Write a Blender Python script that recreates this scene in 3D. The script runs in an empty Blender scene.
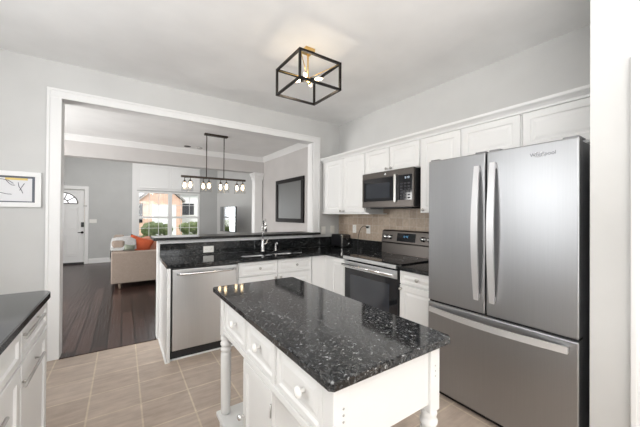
import bpy, bmesh, math, random
from mathutils import Vector, Matrix
random.seed(7)
S = bpy.context.scene
COL = S.collection

# ---------------------------------------------------------------- camera
YAW, PITCH, ROLL, EYE = 0.5963, 0.0056, -0.0068, 1.3556
cd = bpy.data.cameras.new('camera')
cd.sensor_width = 36.0
cd.lens = 290.5868 / 640 * 36
cd.clip_start = 0.05
cd.clip_end = 200
cam = bpy.data.objects.new('camera', cd)
COL.objects.link(cam)
c_, s_ = math.cos(YAW), math.sin(YAW)
Fh = Vector((s_, c_, 0)); Rt = Vector((c_, -s_, 0)); Zz = Vector((0, 0, 1))
F = Fh * math.cos(PITCH) + Zz * math.sin(PITCH)
U = Zz * math.cos(PITCH) - Fh * math.sin(PITCH)
right = Rt * math.cos(ROLL) - U * math.sin(ROLL)
up = Rt * math.sin(ROLL) + U * math.cos(ROLL)
m = Matrix((right, up, -F)).transposed().to_4x4()
m.translation = Vector((0, 0, EYE))
cam.matrix_world = m
S.camera = cam

# ---------------------------------------------------------------- world, lights, exposure
w = bpy.data.worlds.new('overcast_sky')
S.world = w
w.use_nodes = True
bg = w.node_tree.nodes['Background']
bg.inputs[0].default_value = (0.90, 0.95, 1.0, 1)
bg.inputs[1].default_value = 1.25
S.view_settings.view_transform = 'Standard'
S.view_settings.look = 'None'
S.view_settings.gamma = 1
S.view_settings.exposure = 0.44
S.view_settings.use_curve_mapping = False
S.cycles.transparent_max_bounces = 32


def area(name, loc, target, sx, sy, power, color=(1, 1, 1)):
    l = bpy.data.lights.new(name, 'AREA')
    l.shape = 'RECTANGLE'; l.size = sx; l.size_y = sy; l.energy = power; l.color = color
    o = bpy.data.objects.new(name, l)
    COL.objects.link(o)
    o.location = loc
    o.rotation_euler = (Vector(target) - Vector(loc)).to_track_quat('-Z', 'Y').to_euler()
    return o


area('daylight_rear_door', (0.9, -5.85, 1.3), (0.9, 3, 1.3), 2.4, 2.1, 52, (0.98, 0.99, 1.0))
area('bounce_ceiling_rear', (0.5, -3.2, 0.7), (0.5, -3.0, 2.77), 2.6, 2.2, 35, (1, 0.99, 0.98))  # unseen uplight added far behind the camera to brighten the ceiling
area('bounce_ceiling', (-0.3, -0.95, 1.40), (-0.3, -0.9, 2.77), 1.9, 1.8, 78, (1, 0.99, 0.98))  # added uplight out of frame, evens out the nearer kitchen ceiling
area('fill_left_kitchen', (-1.36, -1.6, 1.6), (1.5, 0.6, 1.5), 1.8, 1.1, 5, (0.98, 0.99, 1.0))  # weak fill added at the solid left wall, no window there
area('fill_left_wall', (-1.37, 1.9, 1.6), (2.0, 2.4, 1.3), 1.1, 1.2, 26, (0.98, 0.99, 1.0))  # added out-of-frame fill for the right-hand cabinets, wall has no window
area('fill_dining', (-2.6, 5.3, 1.3), (2.5, 5.3, 1.5), 1.6, 1.6, 82, (1, 0.985, 0.965))  # added fill at the unseen dining side wall, no window modelled
area('fill_living', (0.0, 8.3, 3.25), (0.0, 8.6, 0), 3.4, 1.6, 40, (1, 0.99, 0.97))  # soft overhead fill added out of sight above the header
area('daylight_living_window', (1.2, 9.85, 1.3), (1.2, 6.0, 1.6), 1.6, 1.3, 12, (0.97, 0.985, 1.0))
sun = bpy.data.lights.new('sun', 'SUN'); sun.energy = 1.6; sun.angle = 0.3; sun.color = (1, 0.96, 0.9)
so = bpy.data.objects.new('sun', sun); COL.objects.link(so)
so.rotation_euler = (math.radians(52), 0, math.radians(-25))

# ---------------------------------------------------------------- materials
MATS = {}


def nmat(name, col, rough=0.5, metal=0.0, spec=0.5, coat=0.0, emit=None, es=0.0):
    mt = bpy.data.materials.new(name); mt.use_nodes = True
    b = mt.node_tree.nodes['Principled BSDF']
    b.inputs['Base Color'].default_value = (*col, 1)
    b.inputs['Roughness'].default_value = rough
    b.inputs['Metallic'].default_value = metal
    b.inputs['Specular IOR Level'].default_value = spec
    b.inputs['Coat Weight'].default_value = coat
    if emit:
        b.inputs['Emission Color'].default_value = (*emit, 1)
        b.inputs['Emission Strength'].default_value = es
    MATS[name] = mt
    return mt


def nodes(mt):
    return mt.node_tree.nodes, mt.node_tree.links, mt.node_tree.nodes['Principled BSDF']


def coords(mt, scale=(1, 1, 1), loc=(0, 0, 0), src='Object'):
    N, L, b = nodes(mt)
    t = N.new('ShaderNodeTexCoord'); mp = N.new('ShaderNodeMapping')
    mp.inputs['Scale'].default_value = scale
    mp.inputs['Location'].default_value = loc
    L.new(t.outputs[src], mp.inputs[0])
    return mp.outputs[0]


def ramp(mt, fac, stops, const=False):
    N, L, b = nodes(mt)
    r = N.new('ShaderNodeValToRGB')
    if const: r.color_ramp.interpolation = 'CONSTANT'
    e = r.color_ramp.elements
    while len(e) < len(stops): e.new(0.5)
    for i, (p, c) in enumerate(stops):
        e[i].position = p; e[i].color = (*c, 1)
    L.new(fac, r.inputs[0])
    return r.outputs[0]


def mixc(mt, a, b_, fac, mode='MIX'):
    N, L, b = nodes(mt)
    x = N.new('ShaderNodeMix'); x.data_type = 'RGBA'; x.blend_type = mode
    for sock, v in ((x.inputs[0], fac), (x.inputs[6], a), (x.inputs[7], b_)):
        if hasattr(v, 'is_output'): L.new(v, sock)
        elif isinstance(v, (int, float)): sock.default_value = v
        else: sock.default_value = (*v, 1)
    return x.outputs[2]


def noise(mt, vec, scale, detail=2.0, rough=0.5):
    N, L, b = nodes(mt)
    n = N.new('ShaderNodeTexNoise')
    n.inputs['Scale'].default_value = scale; n.inputs['Detail'].default_value = detail
    n.inputs['Roughness'].default_value = rough
    L.new(vec, n.inputs['Vector'])
    return n.outputs[0]


def bump(mt, h, strength=0.2, dist=0.002):
    N, L, b = nodes(mt)
    bp = N.new('ShaderNodeBump'); bp.inputs['Strength'].default_value = strength
    bp.inputs['Distance'].default_value = dist
    L.new(h, bp.inputs['Height']); L.new(bp.outputs[0], b.inputs['Normal'])


def painted(name, col, rough, amp=0.03):
    mt = nmat(name, col, rough)
    N, L, b = nodes(mt)
    v = coords(mt)
    n = noise(mt, v, 3.0, 3)
    lo = tuple(c * (1 - amp) for c in col); hi = tuple(min(1, c * (1 + amp)) for c in col)
    L.new(ramp(mt, n, [(0.3, lo), (0.7, hi)]), b.inputs['Base Color'])
    bump(mt, noise(mt, v, 260, 2), 0.05, 0.0006)
    return mt


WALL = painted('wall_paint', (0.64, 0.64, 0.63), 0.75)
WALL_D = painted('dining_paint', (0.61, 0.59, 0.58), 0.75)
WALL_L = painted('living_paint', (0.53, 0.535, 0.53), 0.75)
CEIL = painted('ceiling_paint', (0.90, 0.90, 0.895), 0.85)
TRIM = painted('trim_paint', (0.85, 0.85, 0.845), 0.42, 0.01)
CAB = painted('cabinet_paint', (0.84, 0.84, 0.83), 0.38, 0.012)
ISL = painted('island_paint', (0.77, 0.765, 0.75), 0.42, 0.012)
PLATE = nmat('plate_plastic', (0.85, 0.84, 0.80), 0.35)
BLACK = nmat('black_plastic', (0.012, 0.012, 0.014), 0.35)
BLACKMETAL = nmat('black_metal', (0.02, 0.018, 0.017), 0.42, 0.6)
DARKGLASS = nmat('dark_glass', (0.012, 0.013, 0.016), 0.06, 0, 0.6)
OVENGLASS = nmat('oven_glass', (0.03, 0.035, 0.045), 0.07, 0, 0.9)
CHROME = nmat('chrome', (0.82, 0.82, 0.82), 0.12, 1.0)
NICKEL = nmat('brushed_nickel', (0.50, 0.49, 0.47), 0.3, 1.0)
GOLD = nmat('brass', (0.72, 0.50, 0.20), 0.3, 1.0)
BRONZE = nmat('bronze', (0.075, 0.06, 0.05), 0.45, 0.7)
SHADOWGAP = nmat('dark_gap', (0.02, 0.02, 0.022), 0.6)
BULB = nmat('bulb_glow', (1, 0.9, 0.75), 0.4, emit=(1.0, 0.74, 0.44), es=7.0)
FANLIGHT = nmat('daylit_pane', (0.8, 0.85, 0.9), 0.2, emit=(0.95, 0.90, 0.90), es=0.55)  # daylight put in as emission, the door slab has no opening
DIGIT = nmat('display_digits', (0.1, 0.4, 0.7), 0.4, emit=(0.25, 0.6, 1.0), es=0.45)
LOGO = nmat('logo_metal', (0.82, 0.82, 0.83), 0.25, 0.9)
LOGO_D = nmat('logo_dark', (0.16, 0.16, 0.17), 0.35, 0.6)


def steel(name, col, rough, scale):
    mt = nmat(name, col, rough, 1.0)
    N, L, b = nodes(mt)
    v = coords(mt, scale)
    n = noise(mt, v, 1.0, 3)
    lo = tuple(c * 0.98 for c in col); hi = tuple(min(1, c * 1.02) for c in col)
    L.new(ramp(mt, n, [(0.3, lo), (0.7, hi)]), b.inputs['Base Color'])
    bump(mt, n, 0.015, 0.0002)
    return mt


STEEL = steel('stainless_vertical', (0.40, 0.405, 0.415), 0.37, (220, 220, 3))
STEEL_L = steel('stainless_bright', (0.68, 0.69, 0.70), 0.30, (180, 180, 4))
STEEL_DK = steel('stainless_dark', (0.105, 0.095, 0.088), 0.36, (6, 6, 260))
SINKST = steel('sink_steel', (0.75, 0.76, 0.78), 0.22, (60, 60, 60))


def granite(name, dark, mid, light, rough=0.07):
    mt = nmat(name, dark, rough, 0, 0.55)
    N, L, b = nodes(mt)
    v = coords(mt)
    wv = N.new('ShaderNodeTexNoise'); wv.inputs['Scale'].default_value = 60; L.new(v, wv.inputs['Vector'])
    vm = N.new('ShaderNodeVectorMath'); vm.operation = 'MULTIPLY_ADD'
    vm.inputs[1].default_value = (0.02, 0.02, 0.02)
    L.new(wv.outputs['Color'], vm.inputs[0]); L.new(v, vm.inputs[2])
    vo = N.new('ShaderNodeTexVoronoi'); vo.inputs['Scale'].default_value = 150; L.new(vm.outputs[0], vo.inputs['Vector'])
    sp = N.new('ShaderNodeSeparateColor'); L.new(vo.outputs['Color'], sp.inputs[0])
    c1 = ramp(mt, sp.outputs[0], [(0.0, dark), (0.55, mid), (0.90, tuple(x * 0.35 for x in light)), (0.978, light)], True)
    vo2 = N.new('ShaderNodeTexVoronoi'); vo2.inputs['Scale'].default_value = 380; L.new(vm.outputs[0], vo2.inputs['Vector'])
    sp2 = N.new('ShaderNodeSeparateColor'); L.new(vo2.outputs['Color'], sp2.inputs[0])
    c2 = ramp(mt, sp2.outputs[1], [(0.0, (0, 0, 0)), (0.935, tuple(x * 0.55 for x in light))], True)
    big = ramp(mt, noise(mt, v, 7, 3), [(0.35, (0.75, 0.75, 0.75)), (0.7, (1.2, 1.16, 1.1))])
    cc = mixc(mt, c1, c2, 0.7, 'ADD')
    cc = mixc(mt, cc, big, 1.0, 'MULTIPLY')
    L.new(cc, b.inputs['Base Color'])
    return mt


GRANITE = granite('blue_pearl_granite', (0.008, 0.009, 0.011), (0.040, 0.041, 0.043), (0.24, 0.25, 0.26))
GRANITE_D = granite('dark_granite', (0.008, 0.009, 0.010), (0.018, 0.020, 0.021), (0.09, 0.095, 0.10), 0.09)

GRANITE_B = granite('bar_granite', (0.008, 0.009, 0.010), (0.022, 0.022, 0.022), (0.12, 0.11, 0.10), 0.3)
GRANITE_B.node_tree.nodes['Principled BSDF'].inputs['Specular IOR Level'].default_value = 0.25
# floor tile
TILE = nmat('floor_tile', (0.5, 0.43, 0.37), 0.33)
N, L, b = nodes(TILE)
v = coords(TILE, (1, 1, 1), (-0.12, -2.437, 0))
br = N.new('ShaderNodeTexBrick')
br.offset = 0.0; br.squash = 1.0
br.inputs['Scale'].default_value = 1.0
br.inputs['Brick Width'].default_value = 0.3085
br.inputs['Row Height'].default_value = 0.3085
br.inputs['Mortar Size'].default_value = 0.006
br.inputs['Mortar Smooth'].default_value = 0.2
br.inputs['Color1'].default_value = (0.47, 0.38, 0.31, 1)
br.inputs['Color2'].default_value = (0.55, 0.455, 0.38, 1)
br.inputs['Mortar'].default_value = (0.64, 0.55, 0.43, 1)
L.new(v, br.inputs['Vector'])
st = ramp(TILE, noise(TILE, coords(TILE, (3.5, 22, 1)), 1.0, 5, 0.65), [(0.3, (0.84, 0.83, 0.82)), (0.7, (1.12, 1.12, 1.12))])
cl = ramp(TILE, noise(TILE, v, 9, 4), [(0.3, (0.90, 0.89, 0.88)), (0.7, (1.06, 1.06, 1.06))])
L.new(mixc(TILE, mixc(TILE, br.outputs[0], st, 1, 'MULTIPLY'), cl, 1, 'MULTIPLY'), b.inputs['Base Color'])
bump(TILE, br.outputs['Fac'], -0.35, 0.003)

# wood floor
WOOD = nmat('dark_hardwood', (0.03, 0.015, 0.012), 0.26, 0, 0.28)
N, L, b = nodes(WOOD)
tc = N.new('ShaderNodeTexCoord'); mp = N.new('ShaderNodeMapping'); mp.inputs['Rotation'].default_value = (0, 0, math.pi / 2)
L.new(tc.outputs['Object'], mp.inputs[0])
br = N.new('ShaderNodeTexBrick'); br.offset = 0.37
br.inputs['Scale'].default_value = 1.0
br.inputs['Brick Width'].default_value = 1.1
br.inputs['Row Height'].default_value = 0.125
br.inputs['Mortar Size'].default_value = 0.006
br.inputs['Color1'].default_value = (0.022, 0.011, 0.009, 1)
br.inputs['Color2'].default_value = (0.065, 0.036, 0.030, 1)
br.inputs['Mortar'].default_value = (0.006, 0.004, 0.003, 1)
L.new(mp.outputs[0], br.inputs['Vector'])
gr = noise(WOOD, coords(WOOD, (38, 2.2, 1)), 1.0, 4)
L.new(mixc(WOOD, br.outputs[0], ramp(WOOD, gr, [(0.3, (0.8, 0.8, 0.8)), (0.7, (1.25, 1.2, 1.18))]), 1, 'MULTIPLY'), b.inputs['Base Color'])
ad = N.new('ShaderNodeMath'); ad.operation = 'MULTIPLY_ADD'; ad.inputs[1].default_value = -0.8
L.new(br.outputs['Fac'], ad.inputs[0]); L.new(gr, ad.inputs[2])
bump(WOOD, ad.outputs[0], 0.8, 0.008)

# tumbled stone backsplash
BSPL = nmat('stone_backsplash_tile', (0.5, 0.4, 0.3), 0.5)
N, L, b = nodes(BSPL)
tc = N.new('ShaderNodeTexCoord'); sx = N.new('ShaderNodeSeparateXYZ'); cx = N.new('ShaderNodeCombineXYZ')
L.new(tc.outputs['Object'], sx.inputs[0]); L.new(sx.outputs[1], cx.inputs[0]); L.new(sx.outputs[2], cx.inputs[1])
br = N.new('ShaderNodeTexBrick'); br.offset = 0.0
br.inputs['Scale'].default_value = 1.0
br.inputs['Brick Width'].default_value = 0.102
br.inputs['Row Height'].default_value = 0.102
br.inputs['Mortar Size'].default_value = 0.003
br.inputs['Color1'].default_value = (0.40, 0.315, 0.245, 1)
br.inputs['Color2'].default_value = (0.52, 0.43, 0.345, 1)
br.inputs['Mortar'].default_value = (0.52, 0.46, 0.39, 1)
L.new(cx.outputs[0], br.inputs['Vector'])
mo = ramp(BSPL, noise(BSPL, coords(BSPL), 30, 4, 0.6), [(0.3, (0.85, 0.83, 0.8)), (0.7, (1.12, 1.1, 1.08))])
L.new(mixc(BSPL, br.outputs[0], mo, 1, 'MULTIPLY'), b.inputs['Base Color'])
bump(BSPL, br.outputs['Fac'], -0.4, 0.003)


def fabric(name, col, scale=500):
    mt = nmat(name, col, 0.95, 0, 0.15)
    N, L, b = nodes(mt)
    v = coords(mt)
    n = noise(mt, v, scale / 6, 4, 0.7)
    L.new(ramp(mt, n, [(0.3, tuple(c * 0.82 for c in col)), (0.7, tuple(min(1, c * 1.12) for c in col))]), b.inputs['Base Color'])
    bump(mt, noise(mt, v, scale, 2), 0.3, 0.002)
    return mt


SOFA = fabric('taupe_linen', (0.36, 0.295, 0.25))
SOFA_S = fabric('taupe_seat_linen', (0.42, 0.36, 0.31))
THROW = fabric('white_throw', (0.80, 0.80, 0.80), 300)
P_RED = fabric('rust_velvet', (0.60, 0.13, 0.06))
P_PEACH = fabric('peach_fabric', (0.66, 0.33, 0.24))
P_GREY = fabric('grey_fabric', (0.42, 0.42, 0.42))
P_GREEN = fabric('sage_fabric', (0.27, 0.30, 0.24))

# thin glass
def thin_glass(name, refl=0.08, tint=(1, 1, 1)):
    mt = bpy.data.materials.new(name); mt.use_nodes = True
    N = mt.node_tree.nodes; L = mt.node_tree.links
    N.remove(N['Principled BSDF'])
    t = N.new('ShaderNodeBsdfTransparent'); t.inputs[0].default_value = (*tint, 1)
    g = N.new('ShaderNodeBsdfGlossy'); g.inputs['Roughness'].default_value = 0.02
    lw = N.new('ShaderNodeLayerWeight'); pw = N.new('ShaderNodeMath'); pw.operation = 'POWER'; pw.inputs[1].default_value = 4
    L.new(lw.outputs['Facing'], pw.inputs[0])
    fr = N.new('ShaderNodeMath'); fr.operation = 'MULTIPLY_ADD'; fr.inputs[1].default_value = 0.5; fr.inputs[2].default_value = 0.04
    L.new(pw.outputs[0], fr.inputs[0])
    mx = N.new('ShaderNodeMixShader')
    L.new(fr.outputs[0], mx.inputs[0]); L.new(t.outputs[0], mx.inputs[1]); L.new(g.outputs[0], mx.inputs[2])
    L.new(mx.outputs[0], N['Material Output'].inputs[0])
    return mt


GLASS = thin_glass('window_glass')
SHADE = thin_glass('shade_glass', tint=(0.97, 0.97, 0.97))
MIRROR = nmat('mirror_silver', (0.27, 0.275, 0.275), 0.5, 1.0)
SCREEN = nmat('tv_screen', (0.55, 0.57, 0.58), 0.04, 1.0)

BRICK = nmat('orange_brick', (0.6, 0.3, 0.2), 0.8)
N, L, b = nodes(BRICK)
tc = N.new('ShaderNodeTexCoord'); sx = N.new('ShaderNodeSeparateXYZ'); cx = N.new('ShaderNodeCombineXYZ')
L.new(tc.outputs['Object'], sx.inputs[0]); L.new(sx.outputs[0], cx.inputs[0]); L.new(sx.outputs[2], cx.inputs[1])
br = N.new('ShaderNodeTexBrick'); br.inputs['Scale'].default_value = 1.0
br.inputs['Brick Width'].default_value = 0.24; br.inputs['Row Height'].default_value = 0.08; br.inputs['Mortar Size'].default_value = 0.01
br.inputs['Color1'].default_value = (0.66, 0.36, 0.26, 1); br.inputs['Color2'].default_value = (0.74, 0.45, 0.33, 1); br.inputs['Mortar'].default_value = (0.7, 0.6, 0.5, 1)
L.new(cx.outputs[0], br.inputs['Vector']); L.new(br.outputs[0], b.inputs['Base Color'])
SIDING = painted('white_siding', (0.8, 0.8, 0.8), 0.7)
ROOF = painted('roof_shingle', (0.30, 0.28, 0.27), 0.9, 0.2)
GRASS = painted('lawn', (0.16, 0.22, 0.08), 0.95, 0.3)
ASPH = painted('asphalt', (0.42, 0.42, 0.43), 0.95, 0.08)
LEAF = nmat('hedge_leaf', (0.1, 0.15, 0.05), 0.7)
N, L, b = nodes(LEAF)
L.new(ramp(LEAF, noise(LEAF, coords(LEAF), 14, 4, 0.8), [(0.3, (0.05, 0.08, 0.03)), (0.55, (0.20, 0.25, 0.09)), (0.75, (0.40, 0.42, 0.20))]), b.inputs['Base Color'])

# ---------------------------------------------------------------- mesh helpers
def box(bm, x0, x1, y0, y1, z0, z1, bev=0.0, seg=2):
    if x0 > x1: x0, x1 = x1, x0
    if y0 > y1: y0, y1 = y1, y0
    vs = [bm.verts.new((x, y, z)) for x in (x0, x1) for y in (y0, y1) for z in (z0, z1)]
    f = [(0, 1, 3, 2), (4, 6, 7, 5), (0, 4, 5, 1), (2, 3, 7, 6), (0, 2, 6, 4), (1, 5, 7, 3)]
    fs = [bm.faces.new([vs[i] for i in q]) for q in f]
    if bev > 0:
        es = list({e for q in fs for e in q.edges})
        bmesh.ops.bevel(bm, geom=es, offset=bev, segments=seg, profile=0.5, affect='EDGES')
    return bm


def basis(n):
    n = Vector(n).normalized()
    a = Vector((0, 0, 1)) if abs(n.z) < 0.9 else Vector((1, 0, 0))
    u = a.cross(n).normalized()
    return u, n.cross(u).normalized(), n


def lathe(bm, p, n, prof, seg=16):
    """prof: list of (radius, distance along n)"""
    u, v, n = basis(n); p = Vector(p)
    rings = []
    for r, h in prof:
        rings.append([bm.verts.new(p + n * h + (u * math.cos(2 * math.pi * i / seg) + v * math.sin(2 * math.pi * i / seg)) * max(r, 1e-5)) for i in range(seg)])
    for a, b_ in zip(rings, rings[1:]):
        for i in range(seg):
            f = bm.faces.new((a[i], a[(i + 1) % seg], b_[(i + 1) % seg], b_[i])); f.smooth = True
    bm.faces.new(list(reversed(rings[0]))); bm.faces.new(rings[-1])
    return bm


def tube(bm, pts, r, seg=8, flat=None):
    """sweep a round (or flattened) section along pts"""
    pts = [Vector(p) for p in pts]
    rings = []
    pu = None
    for i, p in enumerate(pts):
        t = (pts[min(i + 1, len(pts) - 1)] - pts[max(i - 1, 0)]).normalized()
        if pu is None: u, v, _ = basis(t)
        else:
            u = (pu - t * pu.dot(t)).normalized(); v = t.cross(u)
        pu = u
        rr = r[i] if isinstance(r, (list, tuple)) else r
        rings.append([bm.verts.new(p + (u * math.cos(2 * math.pi * k / seg) + v * math.sin(2 * math.pi * k / seg)) * rr) for k in range(seg)])
    for a, b_ in zip(rings, rings[1:]):
        for k in range(seg):
            f = bm.faces.new((a[k], a[(k + 1) % seg], b_[(k + 1) % seg], b_[k])); f.smooth = seg > 4
    bm.faces.new(list(reversed(rings[0]))); bm.faces.new(rings[-1])
    return bm


def prism(bm, poly, z0, z1, axis='Z', bev=0):
    """extrude polygon; axis Z: (x,y); axis X: (y,z); axis Y: (x,z)"""
    def P(a, b_, h):
        return (a, b_, h) if axis == 'Z' else (h, a, b_) if axis == 'X' else (a, h, b_)
    lo = [bm.verts.new(P(a, b_, z0)) for a, b_ in poly]; hi = [bm.verts.new(P(a, b_, z1)) for a, b_ in poly]
    fs = [bm.faces.new(lo[::-1]), bm.faces.new(hi)]
    n = len(poly)
    for i in range(n):
        fs.append(bm.faces.new((lo[i], lo[(i + 1) % n], hi[(i + 1) % n], hi[i])))
    if bev:
        es = [e for e in fs[0].edges] + [e for e in fs[1].edges]
        bmesh.ops.bevel(bm, geom=list(set(es)), offset=bev, segments=2, profile=0.5, affect='EDGES')
    return bm


def panel(bm, n, n0, a0, a1, z0, z1, t=0.02, fw=0.055, style='raised'):
    """cabinet front. n = outward axis '-x','+x','-y'; n0 = plane of the back; a = horizontal range"""
    def P(a, z, h):
        if n == '-x': return (n0 - h, a, z)
        if n == '+x': return (n0 + h, a, z)
        if n == '-y': return (a, n0 - h, z)
        return (a, n0 + h, z)
    if style == 'raised':
        loops = [(0, 0), (0, t - 0.003), (0.003, t), (fw, t), (fw + 0.006, t - 0.007), (fw + 0.016, t - 0.007), (fw + 0.034, t - 0.002)]
    elif style == 'shaker':
        loops = [(0, 0), (0, t - 0.002), (0.002, t), (fw, t), (fw + 0.004, t - 0.009)]
    else:
        loops = [(0, 0), (0, t - 0.004), (0.004, t - 0.001), (fw * 0.5, t), (fw * 0.5 + 0.005, t - 0.003), (fw * 0.5 + 0.012, t - 0.001)]
    prev = None
    for ins, h in loops:
        cur = [bm.verts.new(P(*q, h)) for q in ((a0 + ins, z0 + ins), (a1 - ins, z0 + ins), (a1 - ins, z1 - ins), (a0 + ins, z1 - ins))]
        if prev:
            for i in range(4): bm.faces.new((prev[i], prev[(i + 1) % 4], cur[(i + 1) % 4], cur[i]))
        else: bm.faces.new(cur[::-1])
        prev = cur
    bm.faces.new(prev)
    return bm


def B(): return bmesh.new()


def wloc(o):
    v = Vector((0, 0, 0))
    while o: v += o.location; o = o.parent
    return v


def obj(name, bm, mat, parent=None, origin=None, **props):
    bmesh.ops.recalc_face_normals(bm, faces=bm.faces)
    off = Vector(origin) if origin is not None else Vector((0, 0, 0))
    base = wloc(parent) if parent else Vector((0, 0, 0))
    me = bpy.data.meshes.new(name)
    bmesh.ops.translate(bm, verts=bm.verts, vec=-(base + off))
    bm.to_mesh(me); bm.free()
    me.materials.append(mat)
    o = bpy.data.objects.new(name, me)
    COL.objects.link(o)
    o.location = off
    if parent: o.parent = parent
    for k, v in props.items(): o[k] = v
    return o


def tag(o, label, cat, group=None, kind=None):
    o['label'] = label; o['category'] = cat
    if group: o['group'] = group
    if kind: o['kind'] = kind
    return o


def thing(name, loc, label, cat, group=None):
    o = bpy.data.objects.new(name, None)
    COL.objects.link(o); o.location = loc; o.empty_display_size = 0.1
    return tag(o, label, cat, group)


def struct(name, bm, mat, parent=None):
    o = obj(name, bm, mat, parent)
    if not parent: o['kind'] = 'structure'
    return o


def sproot(name, loc=(0, 0, 0)):
    o = bpy.data.objects.new(name, None); COL.objects.link(o); o.location = loc; o['kind'] = 'structure'
    return o


# ================================================================ SETTING
ZC = 2.77
struct('floor', box(B(), -1.4, 2.94, -6.0, 3.62, -0.08, 0), TILE)
struct('floor_hardwood', box(B(), -2.7, 3.8, 3.62, 10.2, -0.08, 0), WOOD)
struct('trim_threshold', box(B(), -0.48, 0.315, 3.585, 3.63, 0, 0.008, 0.003), WOOD)
struct('ceiling', box(B(), -1.4, 2.94, -6.0, 3.62, ZC, ZC + 0.1), CEIL)
struct('ceiling_dining', box(B(), -2.7, 3.05, 3.62, 7.1, ZC, ZC + 0.1), CEIL)
struct('ceiling_living', box(B(), -2.7, 3.8, 7.1, 10.2, 3.3, 3.4), CEIL)
# kitchen walls
bm = B()
box(bm, -2.7, -0.49, 3.62, 3.74, 0, ZC); box(bm, 2.32, 3.05, 3.62, 3.74, 0, ZC); box(bm, -0.49, 2.32, 3.62, 3.74, 2.44, ZC)
struct('wall_back', bm, WALL)
struct('wall_right', box(B(), 2.82, 2.94, 0.45, 3.62, 0, ZC), WALL)
bm = B()
box(bm, 1.98, 2.94, 0.36, 0.455, 0, ZC); box(bm, 1.98, 2.10, 0.22, 0.36, 0, ZC)
box(bm, 1.98, 2.10, -0.60, 0.22, 2.04, ZC); box(bm, 1.98, 2.10, -6.0, -0.60, 0, ZC)
struct('wall_fridge_side', bm, WALL)
struct('wall_left', box(B(), -1.5, -1.4, -6.0, 3.62, 0, ZC), WALL)
bm = B()
box(bm, -1.5, -0.4, -6.1, -6.0, 0, ZC); box(bm, 2.2, 2.9, -6.1, -6.0, 0, ZC); box(bm, -0.4, 2.2, -6.1, -6.0, 2.1, ZC)
struct('wall_rear', bm, WALL)
# rear patio door (seen only in reflections)
r = sproot('door_2', (0.9, -6.0, 0))
bm = B()
for x in (-0.4, 0.43, 1.3, 2.14): box(bm, x, x + 0.06, -6.07, -6.02, 0, 2.1)
for z in (0.0, 2.02): box(bm, -0.4, 2.2, -6.07, -6.02, z, z + 0.08)
obj('door_frame', bm, TRIM, r)
bm = B()
for x in (-0.34, 0.49, 1.36):
    for k in (1, 2): box(bm, x + k * 0.27 - 0.01, x + k * 0.27 + 0.01, -6.055, -6.035, 0.08, 2.02)
for k in range(1, 6): box(bm, -0.34, 2.14, -6.053, -6.037, 0.08 + k * 0.323 - 0.01, 0.08 + k * 0.323 + 0.01)
obj('muntins', bm, TRIM, r)
obj('pane', box(B(), -0.34, 2.14, -6.047, -6.043, 0.08, 2.02), GLASS, r)
# door to the right of the fridge wall
r = sproot('door_3', (2.0, -0.2, 0))
bm = B(); panel(bm, '-x', 2.06, -0.60, 0.22, 0.01, 2.04, 0.035, 0.12, 'shaker'); obj('door_panel', bm, TRIM, r)
bm = B()
prof = lambda a, b_: None
box(bm, 1.96, 1.99, 0.215, 0.305, 0, 2.10, 0.006); box(bm, 1.96, 1.99, -0.69, -0.60, 0, 2.10, 0.006); box(bm, 1.962, 1.99, -0.62, 0.235, 2.035, 2.098, 0.006)
box(bm, 1.952, 1.97, 0.285, 0.307, 0, 2.105, 0.003)
obj('door_casing', bm, TRIM, r)
# big opening casing
bm = B()
box(bm, -0.575, -0.478, 3.592, 3.625, 0, 2.505, 0.006); box(bm, 2.315, 2.425, 3.592, 3.625, 1.10, 2.505, 0.006)
box(bm, -0.575, 2.425, 3.590, 3.625, 2.425, 2.505, 0.006)
box(bm, -0.582, -0.560, 3.583, 3.60, 0, 2.512, 0.003); box(bm, 2.41, 2.432, 3.583, 3.60, 1.10, 2.512, 0.003); box(bm, -0.582, 2.432, 3.581, 3.60, 2.49, 2.512, 0.003)
box(bm, -0.495, -0.478, 3.61, 3.75, 0, 2.44); box(bm, 2.315, 2.33, 3.61, 3.75, 1.10, 2.44); box(bm, -0.49, 2.32, 3.61, 3.75, 2.425, 2.442)
struct('trim_1', bm, TRIM)
struct('baseboard_back', box(B(), -1.4, -0.582, 3.605, 3.62, 0, 0.11, 0.004), TRIM)
# dining and living room
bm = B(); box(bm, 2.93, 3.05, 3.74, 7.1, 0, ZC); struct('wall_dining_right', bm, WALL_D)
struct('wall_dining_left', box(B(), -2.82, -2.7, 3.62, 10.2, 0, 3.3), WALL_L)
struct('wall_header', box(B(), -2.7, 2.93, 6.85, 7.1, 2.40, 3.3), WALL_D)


def crown(bm, p, q, nrm):
    """crown moulding from p to q (xy) with room-side normal nrm, at the ceiling"""
    pr = [(0, -0.10), (0.012, -0.10), (0.018, -0.085), (0.05, -0.045), (0.075, -0.02), (0.085, -0.012), (0.085, 0), (0, 0)]
    ra = [bm.verts.new((p[0] + nrm[0] * a, p[1] + nrm[1] * a, ZC + z)) for a, z in pr]
    rb = [bm.verts.new((q[0] + nrm[0] * a, q[1] + nrm[1] * a, ZC + z)) for a, z in pr]
    n = len(pr)
    for i in range(n): bm.faces.new((ra[i], ra[(i + 1) % n], rb[(i + 1) % n], rb[i]))
    bm.faces.new(ra); bm.faces.new(rb[::-1])


bm = B(); crown(bm, (-2.7, 6.85), (2.93, 6.85), (0, -1)); struct('trim_2', bm, TRIM)
bm = B(); crown(bm, (2.93, 3.75), (2.93, 6.85), (-1, 0)); struct('trim_3', bm, TRIM)
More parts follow.
